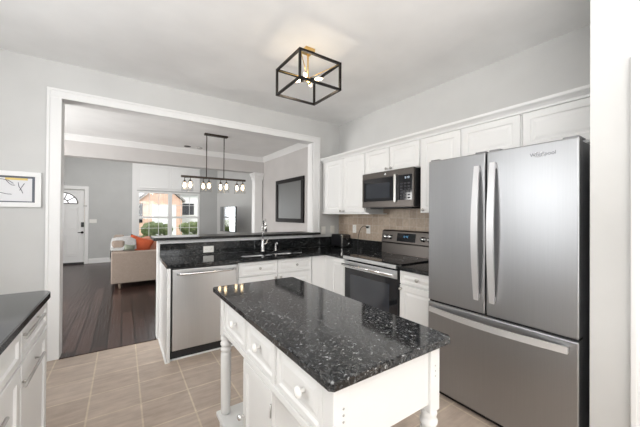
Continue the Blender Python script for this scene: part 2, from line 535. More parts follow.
# far wall with window hole x .34..2.08 z .58..2.03, door hole x -1.77..-.85
YF = 10.05
bm = B()
box(bm, -2.7, -1.77, YF, YF + 0.15, 0, 3.3); box(bm, -1.77, -0.85, YF, YF + 0.15, 2.0, 3.3); box(bm, -0.85, 0.34, YF, YF + 0.15, 0, 3.3)
box(bm, 0.34, 2.08, YF, YF + 0.15, 0, 0.58); box(bm, 0.34, 2.08, YF, YF + 0.15, 2.03, 3.3); box(bm, 2.08, 3.8, YF, YF + 0.15, 0, 3.3)
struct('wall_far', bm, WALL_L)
AX0, AY0, AX1, AY1 = 2.63, 10.05, 3.7, 8.75
bm = B(); prism(bm, [(AX0, AY0), (AX1, AY1), (AX1 + 0.1, AY1), (AX1 + 0.1, AY0)], 0, 3.3)
struct('wall_living_corner', bm, WALL)
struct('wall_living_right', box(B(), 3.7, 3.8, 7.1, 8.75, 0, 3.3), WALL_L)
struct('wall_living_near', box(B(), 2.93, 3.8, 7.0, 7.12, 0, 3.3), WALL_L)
struct('baseboard_far', box(B(), -0.76, 0.22, YF - 0.015, YF, 0, 0.13, 0.004), TRIM)
# panelled surround over the window
bm = B()
box(bm, 0.22, 0.34, YF - 0.03, YF, 0.13, 3.0, 0.003); box(bm, 0.34, 2.08, YF - 0.03, YF, 2.06, 3.0, 0.003)
for a0, a1 in ((0.36, 1.17), (1.23, 2.06)):
    panel(bm, '-y', YF - 0.03, a0, a1, 2.12, 2.80, 0.02, 0.03, 'shaker')
box(bm, 0.34, 2.08, YF - 0.03, YF, 0.13, 0.56, 0.003)
struct('trim_4', bm, TRIM)
# window
r = sproot('window_1', (1.21, YF, 0.58))
bm = B()
for x0, x1 in ((0.34, 0.40), (1.155, 1.265), (2.02, 2.08)): box(bm, x0, x1, YF - 0.02, YF + 0.06, 0.58, 2.03, 0.004)
for z0, z1 in ((0.58, 0.64), (1.225, 1.285), (1.98, 2.03)): box(bm, 0.34, 2.08, YF - 0.015, YF + 0.055, z0, z1, 0.004)
obj('window_frame', bm, TRIM, r)
bm = B()
for a, b_ in ((0.40, 1.155), (1.265, 2.02)):
    for k in (1, 2): box(bm, a + (b_ - a) * k / 3 - 0.007, a + (b_ - a) * k / 3 + 0.007, YF + 0.01, YF + 0.03, 0.64, 1.98)
    for z in (0.93, 1.63): box(bm, a, b_, YF + 0.012, YF + 0.028, z - 0.007, z + 0.007)
obj('muntins', bm, TRIM, r)
obj('pane', box(B(), 0.40, 2.02, YF + 0.018, YF + 0.022, 0.64, 1.98), GLASS, r)
obj('window_sill', box(B(), 0.30, 2.12, YF - 0.07, YF + 0.05, 0.555, 0.585, 0.005), TRIM, r)
# front door
r = sproot('door_1', (-1.31, YF, 0))
bm = B(); box(bm, -1.76, -0.86, YF + 0.03, YF + 0.07, 0.03, 1.99, 0.003)
for a0, a1 in ((-1.64, -1.36), (-1.26, -0.98)):
    panel(bm, '-y', YF + 0.03, a0, a1, 0.22, 0.78, 0.012, 0.02, 'raised'); panel(bm, '-y', YF + 0.03, a0, a1, 0.92, 1.52, 0.012, 0.02, 'raised')
obj('door_panel', bm, TRIM, r)
bm = B()
n = 20; R1 = 0.31
prism(bm, [(-1.31 + R1 * math.cos(math.pi * i / n), 1.625 + 0.9 * R1 * math.sin(math.pi * i / n)) for i in range(n + 1)], YF + 0.018, YF + 0.029, 'Y')
obj('fan_light', bm, FANLIGHT, r)
bm = B()
for i in range(n):
    a, c2 = math.pi * i / n, math.pi * (i + 1) / n
    for R in (0.31, 0.12):
        tube(bm, [(-1.31 + R * math.cos(a), YF + 0.016, 1.625 + 0.9 * R * math.sin(a)), (-1.31 + R * math.cos(c2), YF + 0.016, 1.625 + 0.9 * R * math.sin(c2))], 0.012, 6)
for k in range(1, 5):
    a = math.pi * k / 5
    tube(bm, [(-1.31 + 0.12 * math.cos(a), YF + 0.016, 1.625 + 0.108 * math.sin(a)), (-1.31 + 0.3 * math.cos(a), YF + 0.016, 1.625 + 0.27 * math.sin(a))], 0.010, 6)
box(bm, -1.62, -1.0, YF + 0.01, YF + 0.029, 1.610, 1.628)
obj('fan_light_grille', bm, BRONZE, r)
bm = B(); box(bm, -0.85, -0.765, YF - 0.02, YF + 0.01, 0, 2.09, 0.004); box(bm, -1.86, -1.77, YF - 0.02, YF + 0.01, 0, 2.09, 0.004); box(bm, -1.80, -0.82, YF - 0.018, YF + 0.01, 2.0, 2.088, 0.004)
obj('door_casing', bm, TRIM, r)
bm = B(); box(bm, -0.925, -0.865, YF + 0.0, YF + 0.03, 0.99, 1.12, 0.008); obj('deadbolt', bm, BLACK, r)
bm = B(); lathe(bm, (-0.90, YF + 0.03, 0.845), (0, -1, 0), [(0.032, 0), (0.032, 0.008), (0.012, 0.012), (0.012, 0.05)], 14); box(bm, -0.99, -0.89, YF - 0.03, YF - 0.012, 0.835, 0.857, 0.005)
obj('door_handle', bm, BLACKMETAL, r)
bm = B(); box(bm, -0.875, -0.80, YF - 0.035, YF - 0.015, 1.545, 1.575, 0.004); obj('security_latch', bm, NICKEL, r)
obj('door_sweep', box(B(), -1.76, -0.86, YF + 0.0, YF + 0.03, 0.0, 0.05), BLACK, r)

# structural column between dining and living room
c = sproot('trim_5', (2.75, 6.97, 0))
bm = B(); box(bm, 2.71, 2.91, 6.88, 7.08, 0.0, 2.24, 0.006); obj('column_shaft', bm, TRIM, c)
bm = B()
for i, (e, z0, z1) in enumerate(((0.010, 2.22, 2.25), (0.018, 2.25, 2.31), (0.035, 2.31, 2.35), (0.05, 2.35, 2.40))):
    box(bm, 2.71 - e, 2.91 + min(e, 0.018), 6.88 - e, 7.08 + e, z0, z1, 0.006)
obj('column_capital', bm, TRIM, c)

# knee wall under the bar
bm = B(); box(bm, 0.315, 2.315, 3.60, 3.72, 0, 1.07, 0.002)
struct('wall_knee', bm, TRIM)

# ================================================================ PENINSULA
bm = B(); prism(bm, [(0.27, 3.53), (2.412, 3.53), (2.412, 3.580), (2.31, 3.580), (2.31, 3.93), (0.27, 3.93)], 1.070, 1.100, bev=0.006)
tag(obj('bar_top', bm, GRANITE_B), 'raised dark granite bar ledge behind the sink, under the wide opening', 'countertop')
# lower counter: L shape with sink cut-outs
def counter_with_holes(outer, holes, z0, z1):
    bm = B()
    from mathutils.geometry import tessellate_polygon
    polys = [[Vector((x, y, 0)) for x, y in outer]] + [[Vector((x, y, 0)) for x, y in h] for h in holes]
    flat = [p for pl in polys for p in pl]
    top = [bm.verts.new((p.x, p.y, z1)) for p in flat]; bot = [bm.verts.new((p.x, p.y, z0)) for p in flat]
    for t in tessellate_polygon(polys):
        bm.faces.new([top[i] for i in t]); bm.faces.new([bot[i] for i in reversed(t)])
    k = 0
    for pl in polys:
        n = len(pl)
        for i in range(n):
            a, b2 = k + i, k + (i + 1) % n
            bm.faces.new((top[a], top[b2], bot[b2], bot[a]))
        k += n
    return bm


def rrect(x0, x1, y0, y1, r, n=5):
    pts = []
    for cx_, cy_, a0 in ((x1 - r, y1 - r, 0), (x0 + r, y1 - r, 90), (x0 + r, y0 + r, 180), (x1 - r, y0 + r, 270)):
        for i in range(n + 1):
            a = math.radians(a0 + 90 * i / n); pts.append((cx_ + r * math.cos(a), cy_ + r * math.sin(a)))
    return pts


CT = 0.888
bowls = [(1.10, 1.46, 3.10, 3.44), (1.49, 1.86, 3.10, 3.44)]
bm = counter_with_holes([(0.335, 2.965), (2.115, 2.965), (2.10, 2.95), (2.10, 2.605), (2.818, 2.605), (2.818, 3.578), (0.335, 3.578)],
                        [rrect(*q, 0.05)[::-1] for q in bowls], CT - 0.032, CT)
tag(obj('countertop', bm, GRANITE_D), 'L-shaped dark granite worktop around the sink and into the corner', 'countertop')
bm = B(); box(bm, 2.10, 2.818, 1.42, 1.815, CT - 0.032, CT, 0.004)
tag(obj('countertop', bm, GRANITE_D), 'narrow dark granite worktop between the stainless range and the refrigerator', 'countertop')
bm = B(); box(bm, 0.335, 2.818, 3.580, 3.600, CT, 1.030, 0.002)
tag(obj('granite_splashback', bm, GRANITE_D), 'low polished dark granite splashback behind the sink below the bar ledge', 'splashback')
bm = B(); box(bm, 2.798, 2.819, 2.602, 3.578, CT, 1.015, 0.002)
tag(obj('granite_splashback', bm, GRANITE_D), 'low dark granite splashback strip behind the toaster on the side wall', 'splashback')
bm = B(); box(bm, 2.798, 2.819, 1.42, 1.818, CT, 1.015, 0.002)
tag(obj('granite_splashback', bm, GRANITE_D), 'short dark granite splashback strip between range and refrigerator', 'splashback')
bm = B(); prism(bm, [(1.40, 1.016), (1.82, 1.016), (1.82, 0.86), (2.60, 0.86), (2.60, 1.016), (3.60, 1.016), (3.60, 1.371), (2.66, 1.371), (2.66, 1.44), (1.86, 1.44), (1.86, 1.38), (1.40, 1.38)], 2.8005, 2.8198, 'X')
tag(obj('tiled_splashback', bm, BSPL), 'beige tumbled stone tile splashback on the side wall behind the range', 'splashback')

# peninsula end panel
bm = B(); box(bm, 0.338, 0.366, 2.955, 3.60, 0.0, CT - 0.032, 0.002)
box(bm, 0.326, 0.338, 2.955, 3.60, 0.0, 0.012)
tag(obj('end_panel', bm, CAB), 'white end panel of the peninsula beside the dishwasher', 'cabinet')


def knob(parent, p, n, mat=NICKEL, r=0.015, name='knob', flat=False):
    bm = B()
    lathe(bm, p, n, [(0.007, 0), (0.006, 0.006), (0.005, 0.014), (r * 0.95, 0.018), (r, 0.022), (r * 0.85, 0.028), (r * 0.35, 0.031), (0.0, 0.031)], 14)
    return obj(name, bm, mat, parent)


def front(root, name, nrm, n0, a0, a1, z0, z1, mat, kn=None, style='raised', fw=0.055, kmat=NICKEL, kr=0.015, t=0.02):
    bm = B(); panel(bm, nrm, n0, a0, a1, z0, z1, t, fw, style)
    d = obj(name, bm, mat, root)
    if kn:
        a, z = kn
        N_ = {'-x': (-1, 0, 0), '+x': (1, 0, 0), '-y': (0, -1, 0)}[nrm]
        p = (n0 - t, a, z) if nrm == '-x' else (n0 + t, a, z) if nrm == '+x' else (a, n0 - t, z)
        knob(d, p, N_, kmat, kr)
    return d


# sink base
r = thing('base_cabinet', (1.46, 3.3, 0), 'white base cabinet under the sink with two false drawer fronts', 'cabinet')
bm = B(); box(bm, 1.000, 1.925, 3.02, 3.06, 0.10, CT - 0.034)
box(bm, 1.000, 1.018, 3.06, 3.575, 0.10, CT - 0.034); box(bm, 1.907, 1.925, 3.06, 3.575, 0.10, CT - 0.034); box(bm, 1.0, 1.925, 3.08, 3.575, 0.10, 0.12); box(bm, 1.0, 1.925, 3.08, 3.10, 0, 0.10)
obj('body', bm, CAB, r)
front(r, 'drawer', '-y', 3.02, 1.012, 1.455, 0.695, 0.845, CAB, (1.245, 0.772), fw=0.03)
front(r, 'drawer', '-y', 3.02, 1.465, 1.915, 0.695, 0.845, CAB, (1.705, 0.772), fw=0.03)
front(r, 'door', '-y', 3.02, 1.012, 1.455, 0.11, 0.685, CAB, (1.430, 0.650))
front(r, 'door', '-y', 3.02, 1.465, 1.915, 0.11, 0.685, CAB, (1.495, 0.650))
# corner base
r = thing('base_cabinet', (2.4, 3.1, 0), 'white blind corner base cabinet between the sink cabinet and the range', 'cabinet')
bm = B(); prism(bm, [(1.927, 3.00), (2.12, 3.00), (2.12, 2.607), (2.80, 2.607), (2.80, 3.575), (1.927, 3.575)], 0.10, CT - 0.034)
prism(bm, [(1.927, 3.08), (2.20, 3.08), (2.20, 2.607), (2.80, 2.607), (2.80, 3.575), (1.927, 3.575)], 0.0, 0.10)
obj('body', bm, CAB, r)
bm = B(); panel(bm, '-x', 2.12, 2.615, 2.86, 0.11, 0.845, 0.012, 0.045); obj('door', bm, CAB, r)
# cabinet right of the range
r = thing('base_cabinet', (2.45, 1.6, 0), 'narrow white base cabinet with one drawer between range and refrigerator', 'cabinet')
bm = B(); box(bm, 2.14, 2.80, 1.42, 1.812, 0.10, CT - 0.034); box(bm, 2.20, 2.80, 1.42, 1.812, 0, 0.10); obj('body', bm, CAB, r)
front(r, 'drawer', '-x', 2.14, 1.43, 1.806, 0.735, 0.850, CAB, (1.606, 0.795), fw=0.022, kr=0.018)
front(r, 'door', '-x', 2.14, 1.43, 1.806, 0.11, 0.722, CAB, (1.785, 0.690), fw=0.05)

# dishwasher
r = thing('dishwasher', (0.68, 3.3, 0), 'stainless steel dishwasher with a bowed bar handle at the peninsula end', 'dishwasher')
obj('tub', box(B(), 0.374, 0.996, 3.05, 3.57, 0.08, 0.85), BLACK, r)
bm = B(); box(bm, 0.384, 0.992, 2.985, 3.05, 0.085, 0.838, 0.006); obj('door', bm, STEEL_L, r)
bm = B(); box(bm, 0.374, 0.998, 2.992, 3.05, 0.838, 0.855); box(bm, 0.368, 0.382, 3.0, 3.05, 0.02, 0.85); obj('control_strip', bm, BLACK, r)
bm = B()
pts = []
for i in range(15):
    t = i / 14; pts.append((0.425 + 0.54 * t, 2.985 - 0.012 - 0.038 * math.sin(math.pi * t) ** 0.5, 0.797))
tube(bm, pts, 0.012, 10); obj('handle', bm, CHROME, r)
obj('kick_plate', box(B(), 0.374, 0.998, 3.0, 3.03, 0.012, 0.082), BLACK, r)
obj('floor_trim', box(B(), 0.366, 1.0, 2.985, 3.0, 0.0, 0.012, 0.002), TRIM, r)

# sink
r = thing('sink', (1.48, 3.27, 0.70), 'double bowl undermount stainless sink set in the dark granite worktop', 'sink')
for k, q in enumerate(bowls):
    bm = B(); loops = []
    for ins, z in ((-0.012, CT - 0.0345), (0.003, CT - 0.0345), (0.006, CT - 0.04), (0.02, CT - 0.165), (0.05, CT - 0.18)):
        pl = rrect(q[0] + ins, q[1] - ins, q[2] + ins, q[3] - ins, max(0.05 - ins * 0.3, 0.02))
        loops.append([bm.verts.new((x, y, z)) for x, y in pl])
    for a, b2 in zip(loops, loops[1:]):
        n = len(a)
        for i in range(n):
            f = bm.faces.new((a[i], a[(i + 1) % n], b2[(i + 1) % n], b2[i])); f.smooth = True
    bm.faces.new(loops[-1])
    o = obj('bowl', bm, SINKST, r)
    bm = B(); cxx, cyy = (q[0] + q[1]) / 2, (q[2] + q[3]) / 2
    lathe(bm, (cxx, cyy, CT - 0.18), (0, 0, 1), [(0.045, 0), (0.045, 0.004), (0.036, 0.005), (0.03, 0.002), (0, 0.002)], 18)
    obj('drain', bm, CHROME, o)
# faucet
fx, fy = 1.475, 3.465
r = thing('faucet', (fx, fy, CT), 'tall chrome pull-down kitchen faucet standing behind the double sink', 'faucet')
bm = B(); lathe(bm, (fx, fy, CT), (0, 0, 1), [(0.030, 0), (0.030, 0.008), (0.022, 0.014), (0.020, 0.10), (0.017, 0.12), (0.013, 0.16)], 18); obj('body', bm, CHROME, r)
bm = B(); pts = [(fx, fy, CT + 0.12), (fx, fy, CT + 0.24)]
for i in range(1, 13):
    a = math.pi * i / 12 * 0.92; pts.append((fx, fy - 0.05 + 0.05 * math.cos(a), CT + 0.30 + 0.10 * math.sin(a)))
tube(bm, pts, 0.0125, 12); obj('spout', bm, CHROME, r)
e = pts[-1]
bm = B(); lathe(bm, e, (0, 0.12, -1), [(0.012, -0.005), (0.014, 0.02), (0.015, 0.07), (0.0, 0.08)], 14); obj('spray_head', bm, CHROME, r)
bm = B(); tube(bm, [(fx + 0.018, fy, CT + 0.09), (fx + 0.045, fy, CT + 0.10), (fx + 0.085, fy, CT + 0.18)], [0.012, 0.010, 0.007], 10); obj('lever_handle', bm, CHROME, r)
r = thing('soap_dispenser', (1.66, 3.475, CT), 'short chrome soap pump right of the tall faucet', 'soap dispenser')
bm = B(); lathe(bm, (1.66, 3.475, CT), (0, 0, 1), [(0.022, 0), (0.022, 0.006), (0.014, 0.012), (0.012, 0.06), (0.008, 0.065), (0.007, 0.10)], 14); obj('base', bm, CHROME, r)
bm = B(); tube(bm, [(1.66, 3.475, CT + 0.10), (1.66, 3.44, CT + 0.105), (1.66, 3.42, CT + 0.09)], 0.008, 8); obj('nozzle', bm, CHROME, r)

# ================================================================ RANGE
RY0, RY1 = 1.822, 2.598
r = thing('range', (2.45, 2.21, 0), 'freestanding stainless electric range with black glass cooktop and oven door', 'range')
obj('body', box(B(), 2.165, 2.79, RY0, RY1, 0.03, 0.880), BLACK, r)
bm = B(); box(bm, 2.10, 2.70, RY0 + 0.004, RY1 - 0.004, 0.878, 0.902, 0.004); obj('cooktop', bm, DARKGLASS, r)
RINGM = nmat('burner_ring', (0.05, 0.05, 0.055), 0.3)
for bx, by, br_ in ((2.27, 2.02, 0.10), (2.27, 2.41, 0.08), (2.54, 2.02, 0.075), (2.54, 2.41, 0.10)):
    bm = B(); ra = []
    for rr, zz in ((br_, 0.902), (br_, 0.9026), (br_ - 0.003, 0.9026), (br_ - 0.003, 0.902)):
        ra.append([bm.verts.new((bx + rr * math.cos(2 * math.pi * i / 36), by + rr * math.sin(2 * math.pi * i / 36), zz)) for i in range(36)])
    for a, b2 in zip(ra, ra[1:] + ra[:1]):
        for i in range(36): bm.faces.new((a[i], a[(i + 1) % 36], b2[(i + 1) % 36], b2[i]))
    obj('burner_ring', bm, RINGM, r)
bm = B(); box(bm, 2.082, 2.165, RY0, RY1, 0.862, 0.898, 0.008); obj('front_trim', bm, STEEL_L, r)
bm = B(); box(bm, 2.11, 2.165, RY0 + 0.002, RY1 - 0.002, 0.205, 0.845, 0.004); d = obj('oven_door', bm, DARKGLASS, r)
obj('window', box(B(), 2.1085, 2.111, RY0 + 0.10, RY1 - 0.10, 0.36, 0.70, 0.0005), OVENGLASS, d)
bm = B(); box(bm, 2.104, 2.115, RY0 + 0.004, RY1 - 0.004, 0.765, 0.842, 0.003); obj('door_band', bm, STEEL_L, d)
bm = B(); tube(bm, [(2.108, RY0 + 0.05, 0.80), (2.062, RY0 + 0.05, 0.805)], 0.009, 8); tube(bm, [(2.108, RY1 - 0.05, 0.80), (2.062, RY1 - 0.05, 0.805)], 0.009, 8)
tube(bm, [(2.06, RY0 + 0.015, 0.805), (2.06, RY1 - 0.015, 0.805)], 0.014, 12); obj('handle', bm, CHROME, d)
bm = B(); box(bm, 2.115, 2.165, RY0 + 0.002, RY1 - 0.002, 0.05, 0.195, 0.005); obj('storage_drawer', bm, STEEL, r)
# backguard
bm = B(); prism(bm, [(2.70, 0.902), (2.79, 0.902), (2.79, 1.185), (2.735, 1.185), (2.715, 1.165), (2.70, 1.02)], RY0, RY1, 'Y', bev=0) if False else None
bm = B()
pg = [(2.705, 0.902), (2.795, 0.902), (2.795, 1.18), (2.745, 1.18), (2.722, 1.165), (2.700, 1.035), (2.712, 1.02)]
lo = [bm.verts.new((x, RY0 + 0.002, z)) for x, z in pg]; hi = [bm.verts.new((x, RY1 - 0.002, z)) for x, z in pg]
bm.faces.new(lo); bm.faces.new(hi[::-1])
for i in range(len(pg)): bm.faces.new((lo[i], hi[i], hi[(i + 1) % 7], lo[(i + 1) % 7]))
bg_ = obj('backguard', bm, STEEL_DK, r)
tilt = Vector((-0.13, 0, 0.022)).normalized()
def bgp(y, z):   # point on sloping face
    t = (z - 1.035) / 0.13; return (2.700 + 0.022 * t, y, z)
bm = B()
a = bgp(2.06, 1.055); c2 = bgp(2.06, 1.148)
n_ = Vector((-0.985, 0, 0.167)).normalized() * 0.004
vs = []
for y in (2.09, 2.35):
    for z in (1.052, 1.148):
        p = Vector(bgp(y, z)); vs += [bm.verts.new(p - n_), bm.verts.new(p + n_)]
for q in ((0, 1, 3, 2), (4, 6, 7, 5), (0, 4, 5, 1), (2, 3, 7, 6), (0, 2, 6, 4), (1, 5, 7, 3)): bm.faces.new([vs[i] for i in q])
dsp = obj('display', bm, DARKGLASS, bg_)
for y in (1.90, 1.985, 2.455, 2.53):
    p = Vector(bgp(y, 1.095)); bm = B()
    lathe(bm, p, (-0.985, 0, 0.167), [(0.030, 0), (0.030, 0.006), (0.023, 0.010), (0.021, 0.028), (0.0, 0.030)], 18)
    obj('control_knob', bm, CHROME, bg_)


def seven(bm, x, y, z, s, txt, dy):
    """tiny seven-segment digits, facing -x, advancing along -y"""
    seg = {'1': 'bc', '2': 'abged', '4': 'fgbc', '0': 'abcdef', '6': 'afgedc', '8': 'abcdefg', '3': 'abgcd'}
    y0 = y
    for ch in txt:
        if ch == ':':
            for zz in (0.3, -0.3): box(bm, x - 0.001, x, y0 - 0.1 * s, y0 + 0.1 * s, z + zz * s - 0.06 * s, z + zz * s + 0.06 * s)
            y0 -= dy * 0.6; continue
        for k in seg[ch]:
            h = 0.35 * s; v2 = s
            R = {'a': (-h, h, v2 - .08 * s, v2 + .08 * s), 'g': (-h, h, -.08 * s, .08 * s), 'd': (-h, h, -v2 - .08 * s, -v2 + .08 * s),
                 'b': (-h - .08 * s, -h + .08 * s, 0, v2), 'c': (-h - .08 * s, -h + .08 * s, -v2, 0), 'f': (h - .08 * s, h + .08 * s, 0, v2), 'e': (h - .08 * s, h + .08 * s, -v2, 0)}[k]
            box(bm, x - 0.001, x, y0 + R[0], y0 + R[1], z + R[2], z + R[3])
        y0 -= dy


bm = B(); seven(bm, 2.7055, 2.25, 1.112, 0.011, '12:42', 0.016); obj('digits', bm, DIGIT, bg_)

# ================================================================ UPPER CABINETS
UX = 2.49
r = thing('wall_cabinet', (2.65, 3.1, 1.38), 'tall two-door white wall cabinet in the corner left of the microwave', 'cabinet')
bm = B(); box(bm, UX, 2.815, 2.662, 3.60, 1.385, 2.155); box(bm, UX - 0.006, 2.815, 2.60, 3.60, 1.372, 1.385)
obj('body', bm, CAB, r)
front(r, 'door', '-x', UX, 3.095, 3.515, 1.392, 2.125, CAB, (3.125, 1.415))
front(r, 'door', '-x', UX, 2.672, 3.085, 1.392, 2.125, CAB, (3.052, 1.415))
r = thing('wall_cabinet', (2.65, 2.26, 1.86), 'short two-door white wall cabinet directly above the microwave', 'cabinet')
obj('body', box(B(), UX, 2.815, 1.862, 2.660, 1.853, 2.155), CAB, r)
front(r, 'door', '-x', UX, 2.265, 2.652, 1.862, 2.125, CAB, (2.295, 1.885), fw=0.045)
front(r, 'door', '-x', UX, 1.870, 2.255, 1.862, 2.125, CAB, (2.225, 1.885), fw=0.045)
r = thing('wall_cabinet', (2.65, 1.64, 1.38), 'narrow tall white wall cabinet between microwave and refrigerator', 'cabinet')
obj('body', box(B(), UX, 2.815, 1.425, 1.860, 1.385, 2.155), CAB, r)
front(r, 'door', '-x', UX, 1.435, 1.840, 1.392, 2.125, CAB, (1.805, 1.415))
for (y0, y1, lab) in ((0.957, 1.423, 'low white cabinet over the left half of the refrigerator'), (0.458, 0.955, 'low white cabinet over the right half of the refrigerator by the wall')):
    r = thing('wall_cabinet', (2.65, (y0 + y1) / 2, 1.86), lab, 'cabinet')
    obj('body', box(B(), UX, 2.815, y0, y1, 1.84, 2.155), CAB, r)
    front(r, 'door', '-x', UX, y0 + 0.008, y1 - 0.008, 1.85, 2.125, CAB, None, fw=0.05)
# crown on the cabinets
bm = B()
pr = [(2.49, 2.130), (2.472, 2.130), (2.468, 2.145), (2.452, 2.160), (2.430, 2.172), (2.425, 2.185), (2.425, 2.192), (2.82, 2.192), (2.82, 2.158), (2.49, 2.158)]
lo = [bm.verts.new((x, 0.456, z)) for x, z in pr]; hi = [bm.verts.new((x, 3.61, z)) for x, z in pr]
bm.faces.new(lo); bm.faces.new(hi[::-1])
for i in range(len(pr)): bm.faces.new((lo[i], hi[i], hi[(i + 1) % len(pr)], lo[(i + 1) % len(pr)]))
tag(obj('cabinet_crown', bm, CAB), 'long white crown moulding running along the top of the wall cabinets', 'moulding')

# microwave
MY0, MY1 = 1.888, 2.640
r = thing('microwave', (2.6, 2.25, 1.44), 'stainless over-the-range microwave with dark glass door below the short cabinet', 'microwave')
obj('housing', box(B(), 2.445, 2.805, MY0, MY1, 1.448, 1.848, 0.003), BLACK, r)
bm = B(); box(bm, 2.415, 2.445, 1.905, MY1, 1.782, 1.850, 0.003); box(bm, 2.415, 2.445, 1.905, MY1, 1.448, 1.520, 0.003); box(bm, 2.415, 2.445, MY1 - 0.02, MY1, 1.520, 1.782); box(bm, 2.415, 2.445, MY0 + 0.0, 1.905, 1.448, 1.850, 0.003)
obj('front_frame', bm, STEEL_DK, r)
d = obj('door_glass', box(B(), 2.422, 2.444, 2.15, MY1 - 0.018, 1.518, 1.784, 0.002), DARKGLASS, r)
obj('window', box(B(), 2.4205, 2.423, 2.21, MY1 - 0.06, 1.555, 1.725), OVENGLASS, d)
p = obj('control_panel', box(B(), 2.422, 2.444, 1.910, 2.095, 1.518, 1.784, 0.002), DARKGLASS, r)
bm = B()
for i in range(6):
    for j in range(3): box(bm, 2.4205, 2.4225, 1.935 + j * 0.048, 1.965 + j * 0.048, 1.535 + i * 0.030, 1.550 + i * 0.030)
obj('keypad', bm, nmat('keypad_print', (0.05, 0.05, 0.06), 0.6), p)
bm = B(); seven(bm, 2.4222, 2.005, 1.752, 0.010, '12:40', 0.015); obj('digits', bm, nmat('mw_digits', (0.7, 0.8, 0.9), 0.4, emit=(0.7, 0.85, 1), es=0.6), p)
bm = B(); box(bm, 2.395, 2.425, 2.105, 2.135, 1.50, 1.80, 0.006); obj('handle', bm, NICKEL, r)
bm = B(); lathe(bm, (2.415, 2.27, 1.816), (-1, 0, 0), [(0.013, 0), (0.013, 0.002), (0, 0.002)], 18); obj('round_emblem', bm, LOGO, r)
obj('vent_underside', box(B(), 2.47, 2.75, 1.95, 2.56, 1.436, 1.449), SHADOWGAP, r)

# ================================================================ REFRIGERATOR
r = thing('refrigerator', (2.4, 0.95, 0), 'large stainless French-door refrigerator with bottom freezer drawer', 'refrigerator')
obj('cabinet_body', box(B(), 2.045, 2.78, 0.500, 1.392, 0.03, 1.765, 0.004), nmat('fridge_side', (0.30, 0.31, 0.33), 0.4, 0.5), r)


def fridge_door(y0, y1, z0, z1, name):
    bm = B(); box(bm, 1.97, 2.035, y0, y1, z0, z1, 0.008, 3)
    return obj(name, bm, STEEL, r)


d1 = fridge_door(0.972, 1.398, 0.712, 1.777, 'door'); d2 = fridge_door(0.495, 0.962, 0.712, 1.777, 'door'); d3 = fridge_door(0.495, 1.398, 0.045, 0.698, 'freezer_drawer')


HSIL = nmat('handle_silver', (0.74, 0.74, 0.75), 0.38, 0.75)


def strap(y, z0, z1, bulge, parent, lean):
    bm = B(); rings = []
    n = 16
    for i in range(n + 1):
        t = i / n; z = z0 + (z1 - z0) * t
        x = 1.97 - 0.018 - bulge * math.sin(math.pi * t); w_ = 0.016 + 0.006 * math.sin(math.pi * t); th = 0.010
        rings.append([bm.verts.new(q) for q in ((x - th, y - w_, z), (x - th, y + w_, z), (x + th, y + w_ * 0.8, z), (x + th, y - w_ * 0.8, z))])
    for a, b2 in zip(rings, rings[1:]):
        for k in range(4): bm.faces.new((a[k], a[(k + 1) % 4], b2[(k + 1) % 4], b2[k]))
    bm.faces.new(rings[0]); bm.faces.new(rings[-1][::-1])
    for z in (z0 + 0.01, z1 - 0.04): box(bm, 1.945, 1.972, y - 0.012, y + 0.012, z, z + 0.03, 0.003)
    return obj('handle', bm, HSIL, parent)


strap(1.015, 0.80, 1.69, 0.030, d1, 1); strap(0.915, 0.80, 1.70, 0.030, d2, -1)
bm = B(); rings = []
for i in range(17):
    t = i / 16; y = 0.535 + 0.835 * t; x = 1.97 - 0.018 - 0.045 * math.sin(math.pi * t); th = 0.010
    rings.append([bm.verts.new(q) for q in ((x - th, y, 0.63), (x - th, y, 0.668), (x + th, y, 0.665), (x + th, y, 0.633))])
for a, b2 in zip(rings, rings[1:]):
    for k in range(4): bm.faces.new((a[k], a[(k + 1) % 4], b2[(k + 1) % 4], b2[k]))
bm.faces.new(rings[0]); bm.faces.new(rings[-1][::-1])
for y in (0.54, 1.335): box(bm, 1.945, 1.972, y, y + 0.03, 0.636, 0.662, 0.003)
obj('handle', bm, HSIL, d3)
HG = nmat('hinge_grey', (0.25, 0.25, 0.26), 0.4)
for y in (0.50, 0.885, 0.975, 1.32): obj('hinge_cover', box(B(), 1.985, 2.10, y, y + 0.07, 1.777, 1.788, 0.003), HG, r)
obj('hinge_strip', box(B(), 1.985, 2.06, 0.50, 1.392, 0.698, 0.712), SHADOWGAP, r)
bm = B(); box(bm, 2.035, 2.047, 0.505, 0.965, 0.72, 1.77); box(bm, 2.035, 2.047, 0.505, 1.39, 0.05, 0.69); box(bm, 2.035, 2.047, 0.97, 1.39, 0.72, 1.77)
obj('door_gasket', bm, SHADOWGAP, r)
obj('toe_grille', box(B(), 2.02, 2.06, 0.51, 1.385, 0.0, 0.045), BLACK, r)

def text_obj(name, s, size, mat, parent, loc_world, rot, ext=0.0008):
    cu = bpy.data.curves.new(name, 'FONT'); cu.body = s; cu.size = size; cu.extrude = ext; cu.align_x = 'CENTER'; cu.align_y = 'CENTER'
    t = bpy.data.objects.new(name + '_tmp', cu); COL.objects.link(t)
    dg = bpy.context.evaluated_depsgraph_get()
    me = bpy.data.meshes.new_from_object(t.evaluated_get(dg))
    bpy.data.objects.remove(t); me.materials.clear(); me.materials.append(mat)
    o = bpy.data.objects.new(name, me); COL.objects.link(o); o.rotation_euler = rot
    o.parent = parent; o.location = Vector(loc_world) - (wloc(parent) if parent else Vector())
    return o


